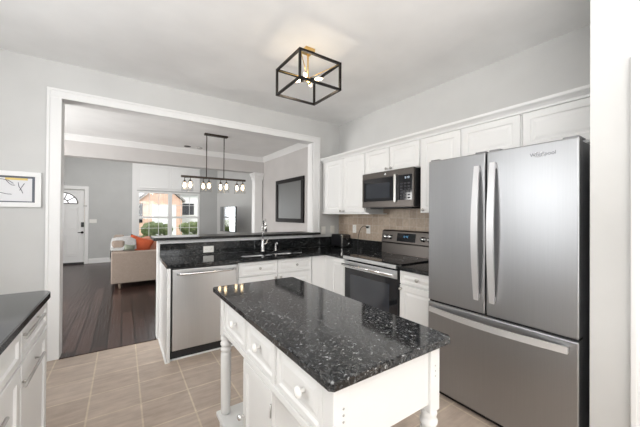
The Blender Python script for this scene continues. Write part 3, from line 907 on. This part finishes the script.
text_obj('brand_lettering', 'Whirlpool', 0.030, LOGO_D, d2, (1.9695, 0.655, 1.712), (math.pi / 2, 0, -math.pi / 2))
bm = B()
for i in range(24):
    a = 2 * math.pi * i / 24; b2 = 2 * math.pi * (i + 1) / 24
    tube(bm, [(1.9692, 0.675 + 0.026 * math.cos(a), 1.712 + 0.013 * math.sin(a)), (1.9692, 0.675 + 0.026 * math.cos(b2), 1.712 + 0.013 * math.sin(b2))], 0.0014, 5)
obj('brand_ring', bm, LOGO, d2)

# ================================================================ ISLAND
ix0, ix1, iy0, iy1 = 0.439, 0.974, 0.5925, 1.765
bm = B(); prism(bm, [(ix0, iy0 + 0.012), (ix0 + 0.012, iy0), (ix1 - 0.012, iy0), (ix1, iy0 + 0.012), (ix1, iy1 - 0.012), (ix1 - 0.012, iy1), (ix0 + 0.012, iy1), (ix0, iy1 - 0.012)], 0.902, 0.930, bev=0.004)
# apron, legs, drawers
isl = thing('kitchen_island', (0.70, 1.18, 0), 'white kitchen island cart with turned legs and a speckled dark granite top', 'kitchen island')
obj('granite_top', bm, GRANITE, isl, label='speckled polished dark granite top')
bx0, bx1, by0, by1 = 0.468, 0.930, 0.618, 1.680
bm = B(); box(bm, bx0 + 0.0, bx1, by0 + 0.006, by0 + 0.03, 0.700, 0.901); box(bm, bx0, bx1, by1 - 0.03, by1 - 0.006, 0.700, 0.901)
box(bm, bx1 - 0.03, bx1 - 0.006, by0, by1, 0.700, 0.901); box(bm, bx0 + 0.006, bx0 + 0.02, by0, by1, 0.700, 0.901)
box(bm, bx0 - 0.002, bx0 + 0.012, by0, by1, 0.696, 0.722, 0.003)
obj('apron', bm, ISL, isl)
LEGP = [(0.026, 0.0), (0.026, 0.02), (0.018, 0.03)]


def turned(px, py, lab):
    bm = B(); h = 0.026
    box(bm, px - h, px + h, py - h, py + h, 0.672, 0.901, 0.003)
    lathe(bm, (px, py, 0), (0, 0, 1), [(0.019, 0.235), (0.026, 0.245), (0.026, 0.262), (0.025, 0.27), (0.026, 0.30), (0.028, 0.42), (0.0285, 0.50), (0.0285, 0.57), (0.027, 0.578), (0.024, 0.582), (0.024, 0.588), (0.029, 0.594),
                                       (0.030, 0.602), (0.025, 0.610), (0.025, 0.616), (0.030, 0.624), (0.031, 0.634), (0.026, 0.642), (0.026, 0.650), (0.029, 0.660), (0.027, 0.674)], 22)
    box(bm, px - h, px + h, py - h, py + h, 0.10, 0.215, 0.003)
    lathe(bm, (px, py, 0), (0, 0, 1), [(0.016, 0.0), (0.024, 0.012), (0.027, 0.04), (0.020, 0.075), (0.018, 0.085), (0.026, 0.10)], 18)
    return obj('leg', bm, ISL, isl)


for px in (bx0 + 0.022, bx1 - 0.022):
    for py in (by0 + 0.022, by1 - 0.022): turned(px, py, '')
bm = B(); box(bm, bx0 - 0.02, bx1 + 0.02, by0 - 0.02, by1 + 0.02, 0.213, 0.238, 0.006); obj('lower_shelf', bm, ISL, isl)
for y0, y1, ky in ((0.665, 0.958, 0.765), (0.975, 1.268, 1.115), (1.285, 1.590, 1.41)):
    d = front(isl, 'drawer', '-x', bx0 + 0.008, y0, y1, 0.735, 0.893, ISL, (ky, 0.820), 'raised', 0.018, nmat('white_knob', (0.86, 0.85, 0.82), 0.25), 0.018, 0.012)
bm = B(); box(bm, bx0 + 0.014, bx1 - 0.02, 0.999, 1.312, 0.238, 0.700); obj('cupboard_box', bm, ISL, isl)
d = front(isl, 'door', '-x', bx0 + 0.014, 1.002, 1.309, 0.246, 0.692, ISL, (1.290, 0.44), 'shaker', 0.045, CHROME, 0.014, 0.016)
for z in (0.33, 0.60): obj('hinge', tube(B(), [(bx0 - 0.006, 0.999, z), (bx0 - 0.006, 0.999, z + 0.05)], 0.004, 8), NICKEL, d)
for k in range(3):
    obj('screw_cap', lathe(B(), (bx0 + 0.03, by0 - 0.004, 0.797 + k * 0.018), (0, -1, 0), [(0.0036, -0.003), (0.0036, 0.001), (0, 0.001)], 10), NICKEL, isl)
    obj('screw_cap', lathe(B(), (bx1 - 0.022, by0 - 0.004, 0.797 + k * 0.018), (0, -1, 0), [(0.0028, -0.003), (0.0028, 0.0008), (0, 0.0008)], 10), NICKEL, isl)

# ================================================================ LEFT COUNTER
LCX = -0.36
bm = B(); prism(bm, [(-1.395, -0.6), (-0.33, -0.6), (-0.33, 2.19), (-0.345, 2.225), (-0.375, 2.24), (-1.395, 2.24)], 0.882, 0.920, bev=0.005)
tag(obj('countertop', bm, GRANITE_D), 'dark granite worktop on the white drawer units at the left edge', 'countertop')


def barpull(parent, y0, y1, z):
    bm = B(); tube(bm, [(LCX + 0.035, y0, z), (LCX + 0.035, y1, z)], 0.0065, 10)
    for y in (y0 + 0.05, y1 - 0.05): tube(bm, [(LCX + 0.010, y, z), (LCX + 0.035, y, z)], 0.005, 8)
    obj('handle', bm, NICKEL, parent)


for (y0, y1, lab, hy) in ((1.70, 2.200, 'white base unit with bar-handled drawers nearest the opening, left side', (1.67, 2.02)), (1.02, 1.695, 'white base unit cut off by the lower left corner of the frame', (1.10, 1.44)), (-0.58, 1.015, 'long white base unit nearest the camera along the left wall', (0.0, 0.4))):
    r = thing('base_cabinet', (-0.8, (y0 + y1) / 2, 0), lab, 'cabinet')
    obj('body', box(B(), -1.39, LCX - 0.002, y0, y1, 0.0, 0.881), CAB, r)
    zs = ((0.735, 0.868), (0.11, 0.722)) if y0 > 1.1 else ((0.735, 0.868), (0.11, 0.722))
    for k, (z0, z1) in enumerate(zs):
        bm = B(); panel(bm, '+x', LCX - 0.002, y0 + 0.005, y1 - 0.005, z0, z1, 0.018, 0.05 if k else 0.03, 'shaker')
        d = obj('drawer' if k == 0 else 'door', bm, CAB, r)
        if k or y0 > 1.5: barpull(d, hy[0], hy[1], 0.842 if k == 0 else 0.645)

# ================================================================ SMALL THINGS IN THE KITCHEN
# toaster
tx, ty = 2.70, 3.42
r = thing('toaster', (tx, ty, CT), 'black toaster with a chrome edge standing in the worktop corner', 'toaster')
bm = B(); box(bm, tx - 0.083, tx + 0.083, ty - 0.118, ty + 0.135, CT + 0.012, CT + 0.185, 0.018, 4); obj('shell', bm, BLACK, r)
bm = B(); box(bm, tx - 0.076, tx + 0.076, ty - 0.136, ty - 0.119, CT + 0.010, CT + 0.180, 0.007, 3); obj('end_cap', bm, nmat('toaster_steel', (0.14, 0.14, 0.145), 0.25, 0.9), r)
bm = B(); box(bm, tx - 0.090, tx - 0.066, ty - 0.140, ty - 0.112, CT + 0.008, CT + 0.187, 0.006, 3); obj('chrome_edge', bm, CHROME, r)
bm = B(); box(bm, tx - 0.012, tx + 0.012, ty - 0.160, ty - 0.137, CT + 0.11, CT + 0.125, 0.004); obj('lever', bm, BLACK, r)
bm = B(); lathe(bm, (tx + 0.04, ty - 0.137, CT + 0.05), (0, -1, 0), [(0.014, 0), (0.013, 0.012), (0, 0.013)], 14); obj('browning_knob', bm, CHROME, r)
for q in (-0.032, 0.032):
    bm = B(); box(bm, tx + q - 0.013, tx + q + 0.013, ty - 0.095, ty + 0.10, CT + 0.184, CT + 0.1865); obj('bread_slot', bm, SHADOWGAP, r)
for sx_ in (-0.06, 0.06):
    for sy_ in (-0.1, 0.1): obj('foot', lathe(B(), (tx + sx_, ty + sy_, CT), (0, 0, 1), [(0.010, 0), (0.010, 0.014)], 10), BLACK, r)


def outlet(loc, nrm, label, name='electrical_outlet', wdt=0.075, hgt=0.118, switch=False, horizontal=False):
    r = thing(name, loc, label, 'light switch' if switch else 'outlet')
    x, y, z = loc
    if horizontal: wdt, hgt = hgt, wdt
    def bb(bm, a0, a1, z0, z1, h0, h1, bev=0.0):
        if nrm == '-x': box(bm, x - h1, x - h0, y + a0, y + a1, z + z0, z + z1, bev)
        else: box(bm, x + a0, x + a1, y - h1, y - h0, z + z0, z + z1, bev)
        return bm
    obj('cover_plate', bb(B(), -wdt / 2, wdt / 2, -hgt / 2, hgt / 2, 0, 0.006, 0.002), PLATE, r)
    if switch:
        obj('rocker', bb(B(), -0.016, 0.016, -0.033, 0.033, 0.006, 0.010, 0.001), PLATE, r)
    else:
        for s in (-1, 1):
            if horizontal: o = obj('socket', bb(B(), s * 0.026 - 0.017, s * 0.026 + 0.017, -0.014, 0.014, 0.006, 0.008), PLATE, r)
            else: o = obj('socket', bb(B(), -0.017, 0.017, s * 0.026 - 0.014, s * 0.026 + 0.014, 0.006, 0.008), PLATE, r)
            bm = B()
            for q in (-0.006, 0.006):
                if horizontal: bb(bm, s * 0.026 + q - 0.001, s * 0.026 + q + 0.001, -0.004, 0.006, 0.008, 0.0085)
                else: bb(bm, q - 0.001, q + 0.001, s * 0.026 - 0.004, s * 0.026 + 0.006, 0.008, 0.0085)
            obj('slots', bm, SHADOWGAP, o)
    return r


outlet((2.8005, 3.225, 1.16), '-x', 'white wall outlet on the beige tiles right above the toaster')
outlet((2.8005, 2.935, 1.165), '-x', 'white wall outlet on the beige tiles with the black cord plugged in')
outlet((2.52, 3.62, 1.125), '-y', 'left switch on the painted wall between the opening trim and the toaster', 'light_switch', switch=True)
outlet((2.69, 3.62, 1.135), '-y', 'right switch on the painted wall, next to the room corner above the toaster', 'light_switch', switch=True)
outlet((0.842, 3.580, 0.945), '-y', 'white horizontal outlet in the granite splashback above the dishwasher', horizontal=True)
outlet((-0.67, YF, 1.15), '-y', 'small white switch on the grey wall beside the front door', 'light_switch', 0.16, 0.10, switch=True)
# power cord
r = thing('power_cord', (2.79, 2.93, 1.19), 'black power cord curving from the tiled outlet down to the worktop', 'cord')
bm = B(); pts = []
P4 = [Vector((2.775, 2.935, 1.195)), Vector((2.70, 2.98, 1.26)), Vector((2.72, 3.08, 1.10)), Vector((2.74, 3.08, CT + 0.004))]
for i in range(21):
    t = i / 20; a = (1 - t); pts.append(P4[0] * a ** 3 + P4[1] * 3 * a * a * t + P4[2] * 3 * a * t * t + P4[3] * t ** 3)
tube(bm, pts, 0.0045, 8); obj('cable', bm, BLACK, r)
bm = B(); box(bm, 2.765, 2.7925, 2.918, 2.952, 1.180, 1.210, 0.005); obj('plug', bm, BLACK, r)

# framed art
r = thing('framed_art', (-0.95, 3.62, 1.56), 'white framed abstract line drawing with yellow patch on the left wall', 'picture')
ax0, ax1, az0, az1 = -1.36, -0.612, 1.408, 1.722
bm = B(); fwid = 0.042
for q in ((ax0, ax1, az0, az0 + fwid), (ax0, ax1, az1 - fwid, az1), (ax0, ax0 + fwid, az0 + fwid, az1 - fwid), (ax1 - fwid, ax1, az0 + fwid, az1 - fwid)): box(bm, q[0], q[1], 3.590, 3.618, q[2], q[3], 0.003)
obj('frame', bm, TRIM, r)
gx0, gx1, gz0, gz1 = ax0 + fwid, ax1 - fwid, az0 + fwid, az1 - fwid
bm = B(); e = 0.020
for q in ((gx0, gx1, gz0, gz0 + e * 0.5), (gx0, gx1, gz1 - e * 0.8, gz1), (gx0, gx0 + e, gz0 + e * 0.5, gz1 - e * 0.8), (gx1 - e, gx1, gz0 + e * 0.5, gz1 - e * 0.8)): box(bm, q[0], q[1], 3.604, 3.610, q[2], q[3])
obj('grey_border', bm, nmat('art_grey', (0.13, 0.14, 0.17), 0.6), r)
pp = obj('paper', box(B(), gx0, gx1, 3.609, 3.614, gz0, gz1), nmat('art_paper', (0.80, 0.80, 0.82), 0.6), r)
obj('yellow_patch', box(B(), gx1 - 0.19, gx1 - 0.05, 3.606, 3.609, gz1 - 0.034, gz1 - 0.016), nmat('art_yellow', (0.80, 0.62, 0.22), 0.6), pp)
bm = B()
def stroke(p): tube(bm, [(a, 3.6075, z) for a, z in p], 0.0022, 5)
X1 = gx1 - 0.03
stroke([(X1 - .25, 1.635), (X1 - .22, 1.648), (X1 - .18, 1.650), (X1 - .14, 1.640), (X1 - .11, 1.615)])
stroke([(X1 - .16, 1.650), (X1 - .14, 1.62), (X1 - .12, 1.60), (X1 - .10, 1.60)])
stroke([(X1 - .08, 1.625), (X1 - .075, 1.59), (X1 - .06, 1.56), (X1 - .05, 1.53)])
stroke([(X1 - .04, 1.62), (X1 - .06, 1.58), (X1 - .07, 1.555)])
stroke([(X1 - .26, 1.560), (X1 - .20, 1.535), (X1 - .15, 1.522), (X1 - .12, 1.520)])
stroke([(X1 - .32, 1.61), (X1 - .30, 1.59), (X1 - .30, 1.55)]); stroke([(X1 - .36, 1.53), (X1 - .32, 1.515), (X1 - .29, 1.522)])
stroke([(X1 - .58, 1.62), (X1 - .5, 1.60), (X1 - .46, 1.54), (X1 - .40, 1.55)])
obj('line_drawing', bm, nmat('art_ink', (0.08, 0.08, 0.11), 0.6), pp)

# ceiling cage light
r = thing('ceiling_light', (1.29, 2.11, ZC), 'black open cube ceiling light with brass arms above the island', 'ceiling light')
X0, X1, Y0, Y1, Z0, Z1 = 1.10, 1.485, 1.905, 2.30, 2.400, 2.615
bm = B(); h = 0.0085
for x in (X0, X1):
    for y in (Y0, Y1): box(bm, x - h, x + h, y - h, y + h, Z0 - h, Z1 + h)
for z in (Z0, Z1):
    for x in (X0, X1): box(bm, x - h, x + h, Y0, Y1, z - h, z + h)
    for y in (Y0, Y1): box(bm, X0, X1, y - h, y + h, z - h, z + h)
obj('cage_frame', bm, BLACKMETAL, r)
cxx, cyy = (X0 + X1) / 2, (Y0 + Y1) / 2
bm = B(); box(bm, cxx - 0.040, cxx + 0.050, cyy - 0.035, cyy + 0.055, ZC - 0.028, ZC - 0.001, 0.004); obj('canopy', bm, GOLD, r)
bm = B(); tube(bm, [(cxx, cyy, ZC - 0.02), (cxx, cyy, 2.50)], 0.007, 10)
for x in (X0, X1):
    for y in (Y0, Y1): tube(bm, [(cxx, cyy, 2.515), (x, y, Z1 if (x, y) != (X0, Y1) else Z1)], 0.0035, 8)
lathe(bm, (cxx, cyy, 2.49), (0, 0, 1), [(0.0, 0), (0.018, 0.006), (0.018, 0.03), (0.006, 0.04)], 14)
obj('arms', bm, GOLD, r)
for k in range(4):
    a = math.radians(45 + 90 * k); dx, dy = math.cos(a), math.sin(a)
    bm = B(); lathe(bm, (cxx + dx * 0.018, cyy + dy * 0.018, 2.505), (dx, dy, 0.0), [(0.008, 0), (0.015, 0.008), (0.015, 0.045), (0.0, 0.045)], 14); s = obj('socket', bm, BLACKMETAL if k % 2 else GOLD, r)
    bm = B(); lathe(bm, (cxx + dx * 0.062, cyy + dy * 0.062, 2.505), (dx, dy, 0), [(0.008, 0), (0.011, 0.012), (0.015, 0.03), (0.009, 0.055), (0.0, 0.070)], 14); obj('bulb', bm, BULB, s)
l = bpy.data.lights.new('ceiling_light_glow', 'POINT'); l.energy = 2.5; l.color = (1, 0.86, 0.68); l.shadow_soft_size = 0.06
lo_ = bpy.data.objects.new('ceiling_light_glow', l); COL.objects.link(lo_); lo_.location = (cxx, cyy, 2.46)

# ================================================================ DINING ROOM
r = thing('chandelier', (1.36, 5.32, ZC), 'dark linear chandelier with eight clear glass shades hanging beyond the opening', 'chandelier')
bm = B(); box(bm, 1.165, 1.565, 5.28, 5.36, ZC - 0.03, ZC - 0.001, 0.004); obj('canopy', bm, BRONZE, r)
CY = 5.32
for x in (1.205, 1.505):
    bm = B(); tube(bm, [(x, CY, ZC - 0.03), (x, CY, 2.0)], 0.008, 8); obj('rod', bm, BRONZE, r)
bm = B(); box(bm, 0.80, 1.905, CY - 0.02, CY + 0.02, 1.975, 2.01, 0.003)
obj('bar', bm, BRONZE, r)
for xc in (0.90, 1.20, 1.50, 1.80):
    for s in (-1, 1):
        x, y = xc + s * 0.035, CY - s * 0.06
        bm = B(); tube(bm, [(xc, CY, 1.980), (x, y, 1.980), (x, y, 1.935)], 0.006, 8)
        lathe(bm, (x, y, 1.900), (0, 0, 1), [(0.0, 0), (0.014, 0.0), (0.016, 0.01), (0.016, 0.035), (0.007, 0.042)], 14); sk = obj('lamp_holder', bm, BRONZE, r)
        bm = B()
        prof = [(0.018, 1.935), (0.040, 1.915), (0.048, 1.88), (0.050, 1.745)]
        for pr_ in (prof, [(a - 0.002, z) for a, z in prof]):
            rings = [[bm.verts.new((x + a * math.cos(2 * math.pi * i / 20), y + a * math.sin(2 * math.pi * i / 20), z)) for i in range(20)] for a, z in pr_]
            for A, B2 in zip(rings, rings[1:]):
                for i in range(20): f = bm.faces.new((A[i], A[(i + 1) % 20], B2[(i + 1) % 20], B2[i])); f.smooth = True
            if pr_ is prof: outer = rings[-1]
            else:
                for i in range(20): bm.faces.new((outer[i], outer[(i + 1) % 20], rings[-1][(i + 1) % 20], rings[-1][i]))
        obj('glass_shade', bm, SHADE, sk)
        bm = B(); lathe(bm, (x, y, 1.90), (0, 0, -1), [(0.012, 0), (0.015, 0.02), (0.021, 0.05), (0.022, 0.07), (0.010, 0.095), (0, 0.10)], 14); obj('bulb', bm, BULB, sk)

# wall mirror
r = thing('wall_mirror', (2.93, 5.45, 1.66), 'black framed rectangular mirror on the dining room side wall', 'mirror')
my0, my1, mz0, mz1 = 4.85, 6.09, 1.20, 2.125; fw_ = 0.10
bm = B()
for q in ((my0, my1, mz0, mz0 + fw_ * 0.8), (my0, my1, mz1 - fw_ * 0.8, mz1), (my0, my0 + fw_, mz0 + fw_ * 0.8, mz1 - fw_ * 0.8), (my1 - fw_, my1, mz0 + fw_ * 0.8, mz1 - fw_ * 0.8)): box(bm, 2.895, 2.928, q[0], q[1], q[2], q[3], 0.006)
obj('frame', bm, nmat('black_frame_wood', (0.012, 0.010, 0.010), 0.5, 0, 0.2), r)
obj('mirror_glass', box(B(), 2.912, 2.922, my0 + 0.08, my1 - 0.08, mz0 + 0.06, mz1 - 0.06), MIRROR, r)
# recessed ceiling details
r = thing('ceiling_vent', (1.10, 6.55, ZC), 'small dark vent on the dining ceiling, left of the pale one', 'vent')
bm = B(); lathe(bm, (1.10, 6.55, ZC), (0, 0, -1), [(0.065, 0), (0.065, 0.008), (0.05, 0.012), (0, 0.012)], 20); obj('cover', bm, nmat('vent_dark', (0.10, 0.095, 0.09), 0.6), r)
r = thing('smoke_detector', (1.335, 6.53, ZC), 'small pale round smoke detector on the dining ceiling beyond the chandelier', 'smoke detector')
bm = B(); lathe(bm, (1.335, 6.53, ZC), (0, 0, -1), [(0.06, 0), (0.06, 0.018), (0.045, 0.028), (0, 0.030)], 20); obj('cover', bm, nmat('detector_grey', (0.45, 0.44, 0.43), 0.6), r)

# ================================================================ LIVING ROOM
LEGW = nmat('pale_leg_wood', (0.42, 0.34, 0.26), 0.4)
# sofa facing +x
sx0, sx1, sy0, sy1 = -0.165, 0.80, 6.35, 8.45
r = thing('sofa', (0.3, 7.4, 0), 'taupe fabric sofa seen from its arm side in the living room', 'sofa')
bm = B(); box(bm, sx0 + 0.02, sx1 - 0.03, sy0 + 0.02, sy1 - 0.02, 0.10, 0.30, 0.02, 3); obj('base', bm, SOFA, r)
for y0 in (sy0, sy1 - 0.16):
    bm = B(); box(bm, sx0, sx1, y0, y0 + 0.16, 0.095, 0.665, 0.022, 4); obj('arm', bm, SOFA, r)
bm = B(); box(bm, sx0, sx0 + 0.20, sy0 + 0.16, sy1 - 0.005, 0.10, 0.86, 0.04, 4); obj('back', bm, SOFA, r)
for k in range(2):
    y0 = sy0 + 0.165 + k * 0.89
    bm = B(); box(bm, sx0 + 0.20, sx1 + 0.01, y0, y0 + 0.88, 0.30, 0.47, 0.04, 4); obj('seat_cushion', bm, SOFA_S, r)
    bm = B(); box(bm, sx0 + 0.16, sx0 + 0.36, y0 + 0.01, y0 + 0.87, 0.47, 0.72, 0.06, 4); obj('back_cushion', bm, SOFA_S, r)
for x in (sx0 + 0.13, sx1 - 0.06):
    for y in (sy0 + 0.06, sy1 - 0.06):
        bm = B(); lathe(bm, (x, y, 0), (0, 0, 1), [(0.014, 0), (0.024, 0.10)], 12); obj('leg', bm, LEGW, r)
# throw over the back corner
bm = B()
pts = []
for j in range(9):
    y = 6.53 + j * 0.05
    row = []
    for i, (dx, z) in enumerate([(-0.016, 0.50), (-0.016, 0.66), (-0.014, 0.80), (0.0, 0.865), (0.06, 0.885), (0.14, 0.89), (0.20, 0.90), (0.30, 0.90), (0.38, 0.86)]):
        wob = 0.006 * math.sin(j * 1.7 + i)
        row.append((sx0 + dx + (wob if i > 3 else 0), y - (0.04 if j == 0 else 0), (min(z, 0.675) if j == 0 else z) + wob + 0.012))
    pts.append(row)
vg = [[bm.verts.new(p) for p in row] for row in pts]
for a, b2 in zip(vg, vg[1:]):
    for i in range(8): f = bm.faces.new((a[i], a[i + 1], b2[i + 1], b2[i])); f.smooth = True
bmesh.ops.solidify(bm, geom=bm.faces[:], thickness=0.012)
tag(obj('throw_blanket', bm, THROW), 'white throw blanket draped over the back of the taupe sofa', 'blanket')


def pillow(loc, w_, h_, t_, rx, rz, mat, label, tiltz=0.0, round_=False):
    bm = B(); n = 12
    g = {}
    for s in (-1, 1):
        for i in range(n + 1):
            for j in range(n + 1):
                u, v2 = i / n * 2 - 1, j / n * 2 - 1
                if round_:
                    k = max(abs(u), abs(v2)) / max(1e-6, math.hypot(u, v2)); uu, vv = u * k, v2 * k; e_ = max(0, 1 - (uu * uu + vv * vv)) ** 0.5
                else:
                    uu = u * (1 - 0.10 * (1 - v2 * v2)) ; vv = v2 * (1 - 0.10 * (1 - u * u)); e_ = ((1 - u * u) * (1 - v2 * v2)) ** 0.38
                key = (i, j, s) if 0 < i < n and 0 < j < n else (i, j, 0)
                if key not in g: g[key] = bm.verts.new((uu * w_ / 2, s * e_ * t_ / 2 if key[2] else 0, vv * h_ / 2))
    for s in (-1, 1):
        for i in range(n):
            for j in range(n):
                q = [g.get((a, b2, s)) or g[(a, b2, 0)] for a, b2 in ((i, j), (i + 1, j), (i + 1, j + 1), (i, j + 1))]
                f = bm.faces.new(q); f.smooth = True
    bmesh.ops.rotate(bm, verts=bm.verts, cent=(0, 0, 0), matrix=Matrix.Rotation(rz, 3, 'Z') @ Matrix.Rotation(rx, 3, 'X') @ Matrix.Rotation(tiltz, 3, 'Y'))
    zmin = min(v.co.z for v in bm.verts)
    bmesh.ops.translate(bm, verts=bm.verts, vec=(loc[0], loc[1], loc[2] - zmin))
    o = obj('throw_pillow', bm, mat, None, origin=loc)
    o['label'] = label; o['category'] = 'pillow'; o['group'] = 'pillows on the sofa'
    return o


pillow((0.27, 6.62, 0.475), 0.42, 0.38, 0.13, -0.12, 0.05, P_RED, 'rust red pillow leaning on the near arm of the sofa', 0.35)
pillow((0.42, 6.84, 0.475), 0.40, 0.43, 0.12, -0.08, 0.05, P_PEACH, 'round peach pillow behind the rust red pillow on the sofa', 0, True)
pillow((0.11, 6.43, 0.668), 0.18, 0.11, 0.10, 0.0, 0.1, P_GREEN, 'small grey-green pillow at the back corner of the sofa', 0.1)
pillow((0.25, 7.02, 0.725), 0.14, 0.19, 0.36, 0.0, 0.0, P_GREY, 'light grey pillow on top of the sofa back cushion')
pillow((0.62, 7.22, 0.475), 0.30, 0.34, 0.14, -0.1, 0.0, P_GREEN, 'sage green pillow at the window end of the sofa')

# television angled in the corner
r = thing('television', (3.0, 9.25, 1.2), 'flat television in the far corner reflecting the window', 'television')
A_ = Vector((2.60, 9.55, 0)); D_ = Vector((0.20, -0.98, 0)).normalized(); W_ = 0.95
Nn = Vector((-0.98, -0.20, 0)).normalized()
def tvbox(bm, u0, u1, h0, h1, z0, z1):
    vs = [bm.verts.new(A_ + D_ * u + Nn * h_ + Vector((0, 0, z))) for u in (u0, u1) for h_ in (h0, h1) for z in (z0, z1)]
    for q in ((0, 1, 3, 2), (4, 6, 7, 5), (0, 4, 5, 1), (2, 3, 7, 6), (0, 2, 6, 4), (1, 5, 7, 3)): bm.faces.new([vs[i] for i in q])
    return bm
obj('casing', tvbox(B(), 0, W_, -0.04, 0.0, 0.82, 1.60), BLACK, r)
obj('screen', tvbox(B(), 0.012, W_ - 0.012, 0.0, 0.003, 0.835, 1.588), SCREEN, r)
obj('wall_bracket', tvbox(B(), 0.20, 0.40, -0.22, -0.04, 1.12, 1.30), BLACKMETAL, r)

# ================================================================ OUTSIDE
struct('ground_lawn', box(B(), -15, 25, 10.2, 60, -0.35, -0.25), GRASS)
struct('ground_street', box(B(), -15, 25, 15.5, 21, -0.25, -0.235), ASPH)
r = thing('brick_house', (3, 26, -0.25), 'orange brick house with white garage door across the street', 'house')
bm = B(); prism(bm, [(-3.5, -0.25), (3.6, -0.25), (3.6, 2.7), (2.7, 3.25), (0.5, 1.9), (0.1, 2.9), (-3.5, 2.9)] if False else [(-3.5, -0.25), (3.7, -0.25), (3.7, 2.35), (2.35, 3.6), (0.95, 2.35), (-3.5, 2.35)], 24.0, 26.0, 'Y'); obj('wall', bm, BRICK, r)
bm = B(); prism(bm, [(0.75, 2.20), (2.35, 3.65), (3.9, 2.25), (3.9, 2.40), (2.35, 3.82), (0.75, 2.36)], 23.8, 26.0, 'Y'); prism(bm, [(-3.7, 2.3), (0.95, 2.3), (0.95, 5.0), (-3.7, 5.0)], 25.2, 26.0, 'Y') ; obj('roof', bm, ROOF, r)
bm = B(); panel(bm, '-y', 24.0, 1.75, 3.3, -0.2, 2.05, 0.05, 0.12, 'shaker')
for k in range(1, 4): box(bm, 1.8, 3.25, 23.93, 23.96, k * 0.52 - 0.2, k * 0.52 - 0.18)
obj('garage_door', bm, SIDING, r)
bm = B(); box(bm, 0.55, 1.15, 23.94, 24.0, 0.75, 2.1); obj('window', bm, DARKGLASS, r)
r = thing('white_house', (6.2, 28, -0.25), 'white sided house with a dark window right of the brick house', 'house')
bm = B(); box(bm, 3.85, 9.5, 26.5, 32, -0.25, 3.1); obj('wall', bm, SIDING, r)
bm = B(); prism(bm, [(3.6, 3.05), (9.7, 3.05), (6.65, 4.6)], 26.2, 32, 'Y'); obj('roof', bm, nmat('pale_roof', (0.55, 0.55, 0.56), 0.8), r)
bm = B(); box(bm, 4.1, 5.0, 26.44, 26.5, 1.30, 2.25); obj('window', bm, DARKGLASS, r)
bm = B(); box(bm, 4.0, 5.1, 26.45, 26.5, 1.2, 2.35); obj('window_trim', bm, SIDING, r)


def bush(name, x0, x1, y0, y1, z1, label, seed, cell=0.22):
    rnd = random.Random(seed); bm = B()
    nx = max(2, int((x1 - x0) / cell)); ny = max(2, int((y1 - y0) / cell))
    for i in range(nx):
        for j in range(ny):
            for zz in (0.12, 0.5, 0.86):
                cx3 = x0 + (i + 0.5) * (x1 - x0) / nx + rnd.uniform(-.04, .04); cy3 = y0 + (j + 0.5) * (y1 - y0) / ny
                cz = -0.25 + (z1 + 0.25) * zz + rnd.uniform(-.05, .04)
                res = bmesh.ops.create_icosphere(bm, subdivisions=2, radius=cell * 0.9, matrix=Matrix.Translation((cx3, cy3, cz)) @ Matrix.Diagonal((1, 1, 1.1, 1)))
                for v in res['verts']: v.co += Vector((rnd.uniform(-.04, .04), rnd.uniform(-.04, .04), rnd.uniform(-.04, .04)))
    o = obj(name, bm, LEAF); tag(o, label, 'hedge')
    return o


bush('hedge', 0.62, 1.52, 12.4, 12.9, 0.98, 'clipped green hedge outside the left half of the window', 1)
bush('hedge', 2.0, 3.8, 12.6, 13.1, 0.98, 'longer clipped green hedge outside the right half of the window', 2)
bush('hedge', -5.0, 0.2, 13.2, 13.8, 0.95, 'green hedge outside in front of the house, beyond the left edge of the window', 3, 0.3)

GROUPS = {'base_cabinet': 'white base cabinets', 'wall_cabinet': 'white wall cabinets', 'countertop': 'dark granite worktops',
          'granite_splashback': 'low granite splashback strips', 'electrical_outlet': 'wall outlets', 'light_switch': 'wall switches', 'hedge': 'clipped hedges outside'}
for o in bpy.data.objects:
    k = o.name.split('.')[0]
    if o.parent is None and k in GROUPS and 'label' in o: o['group'] = GROUPS[k]
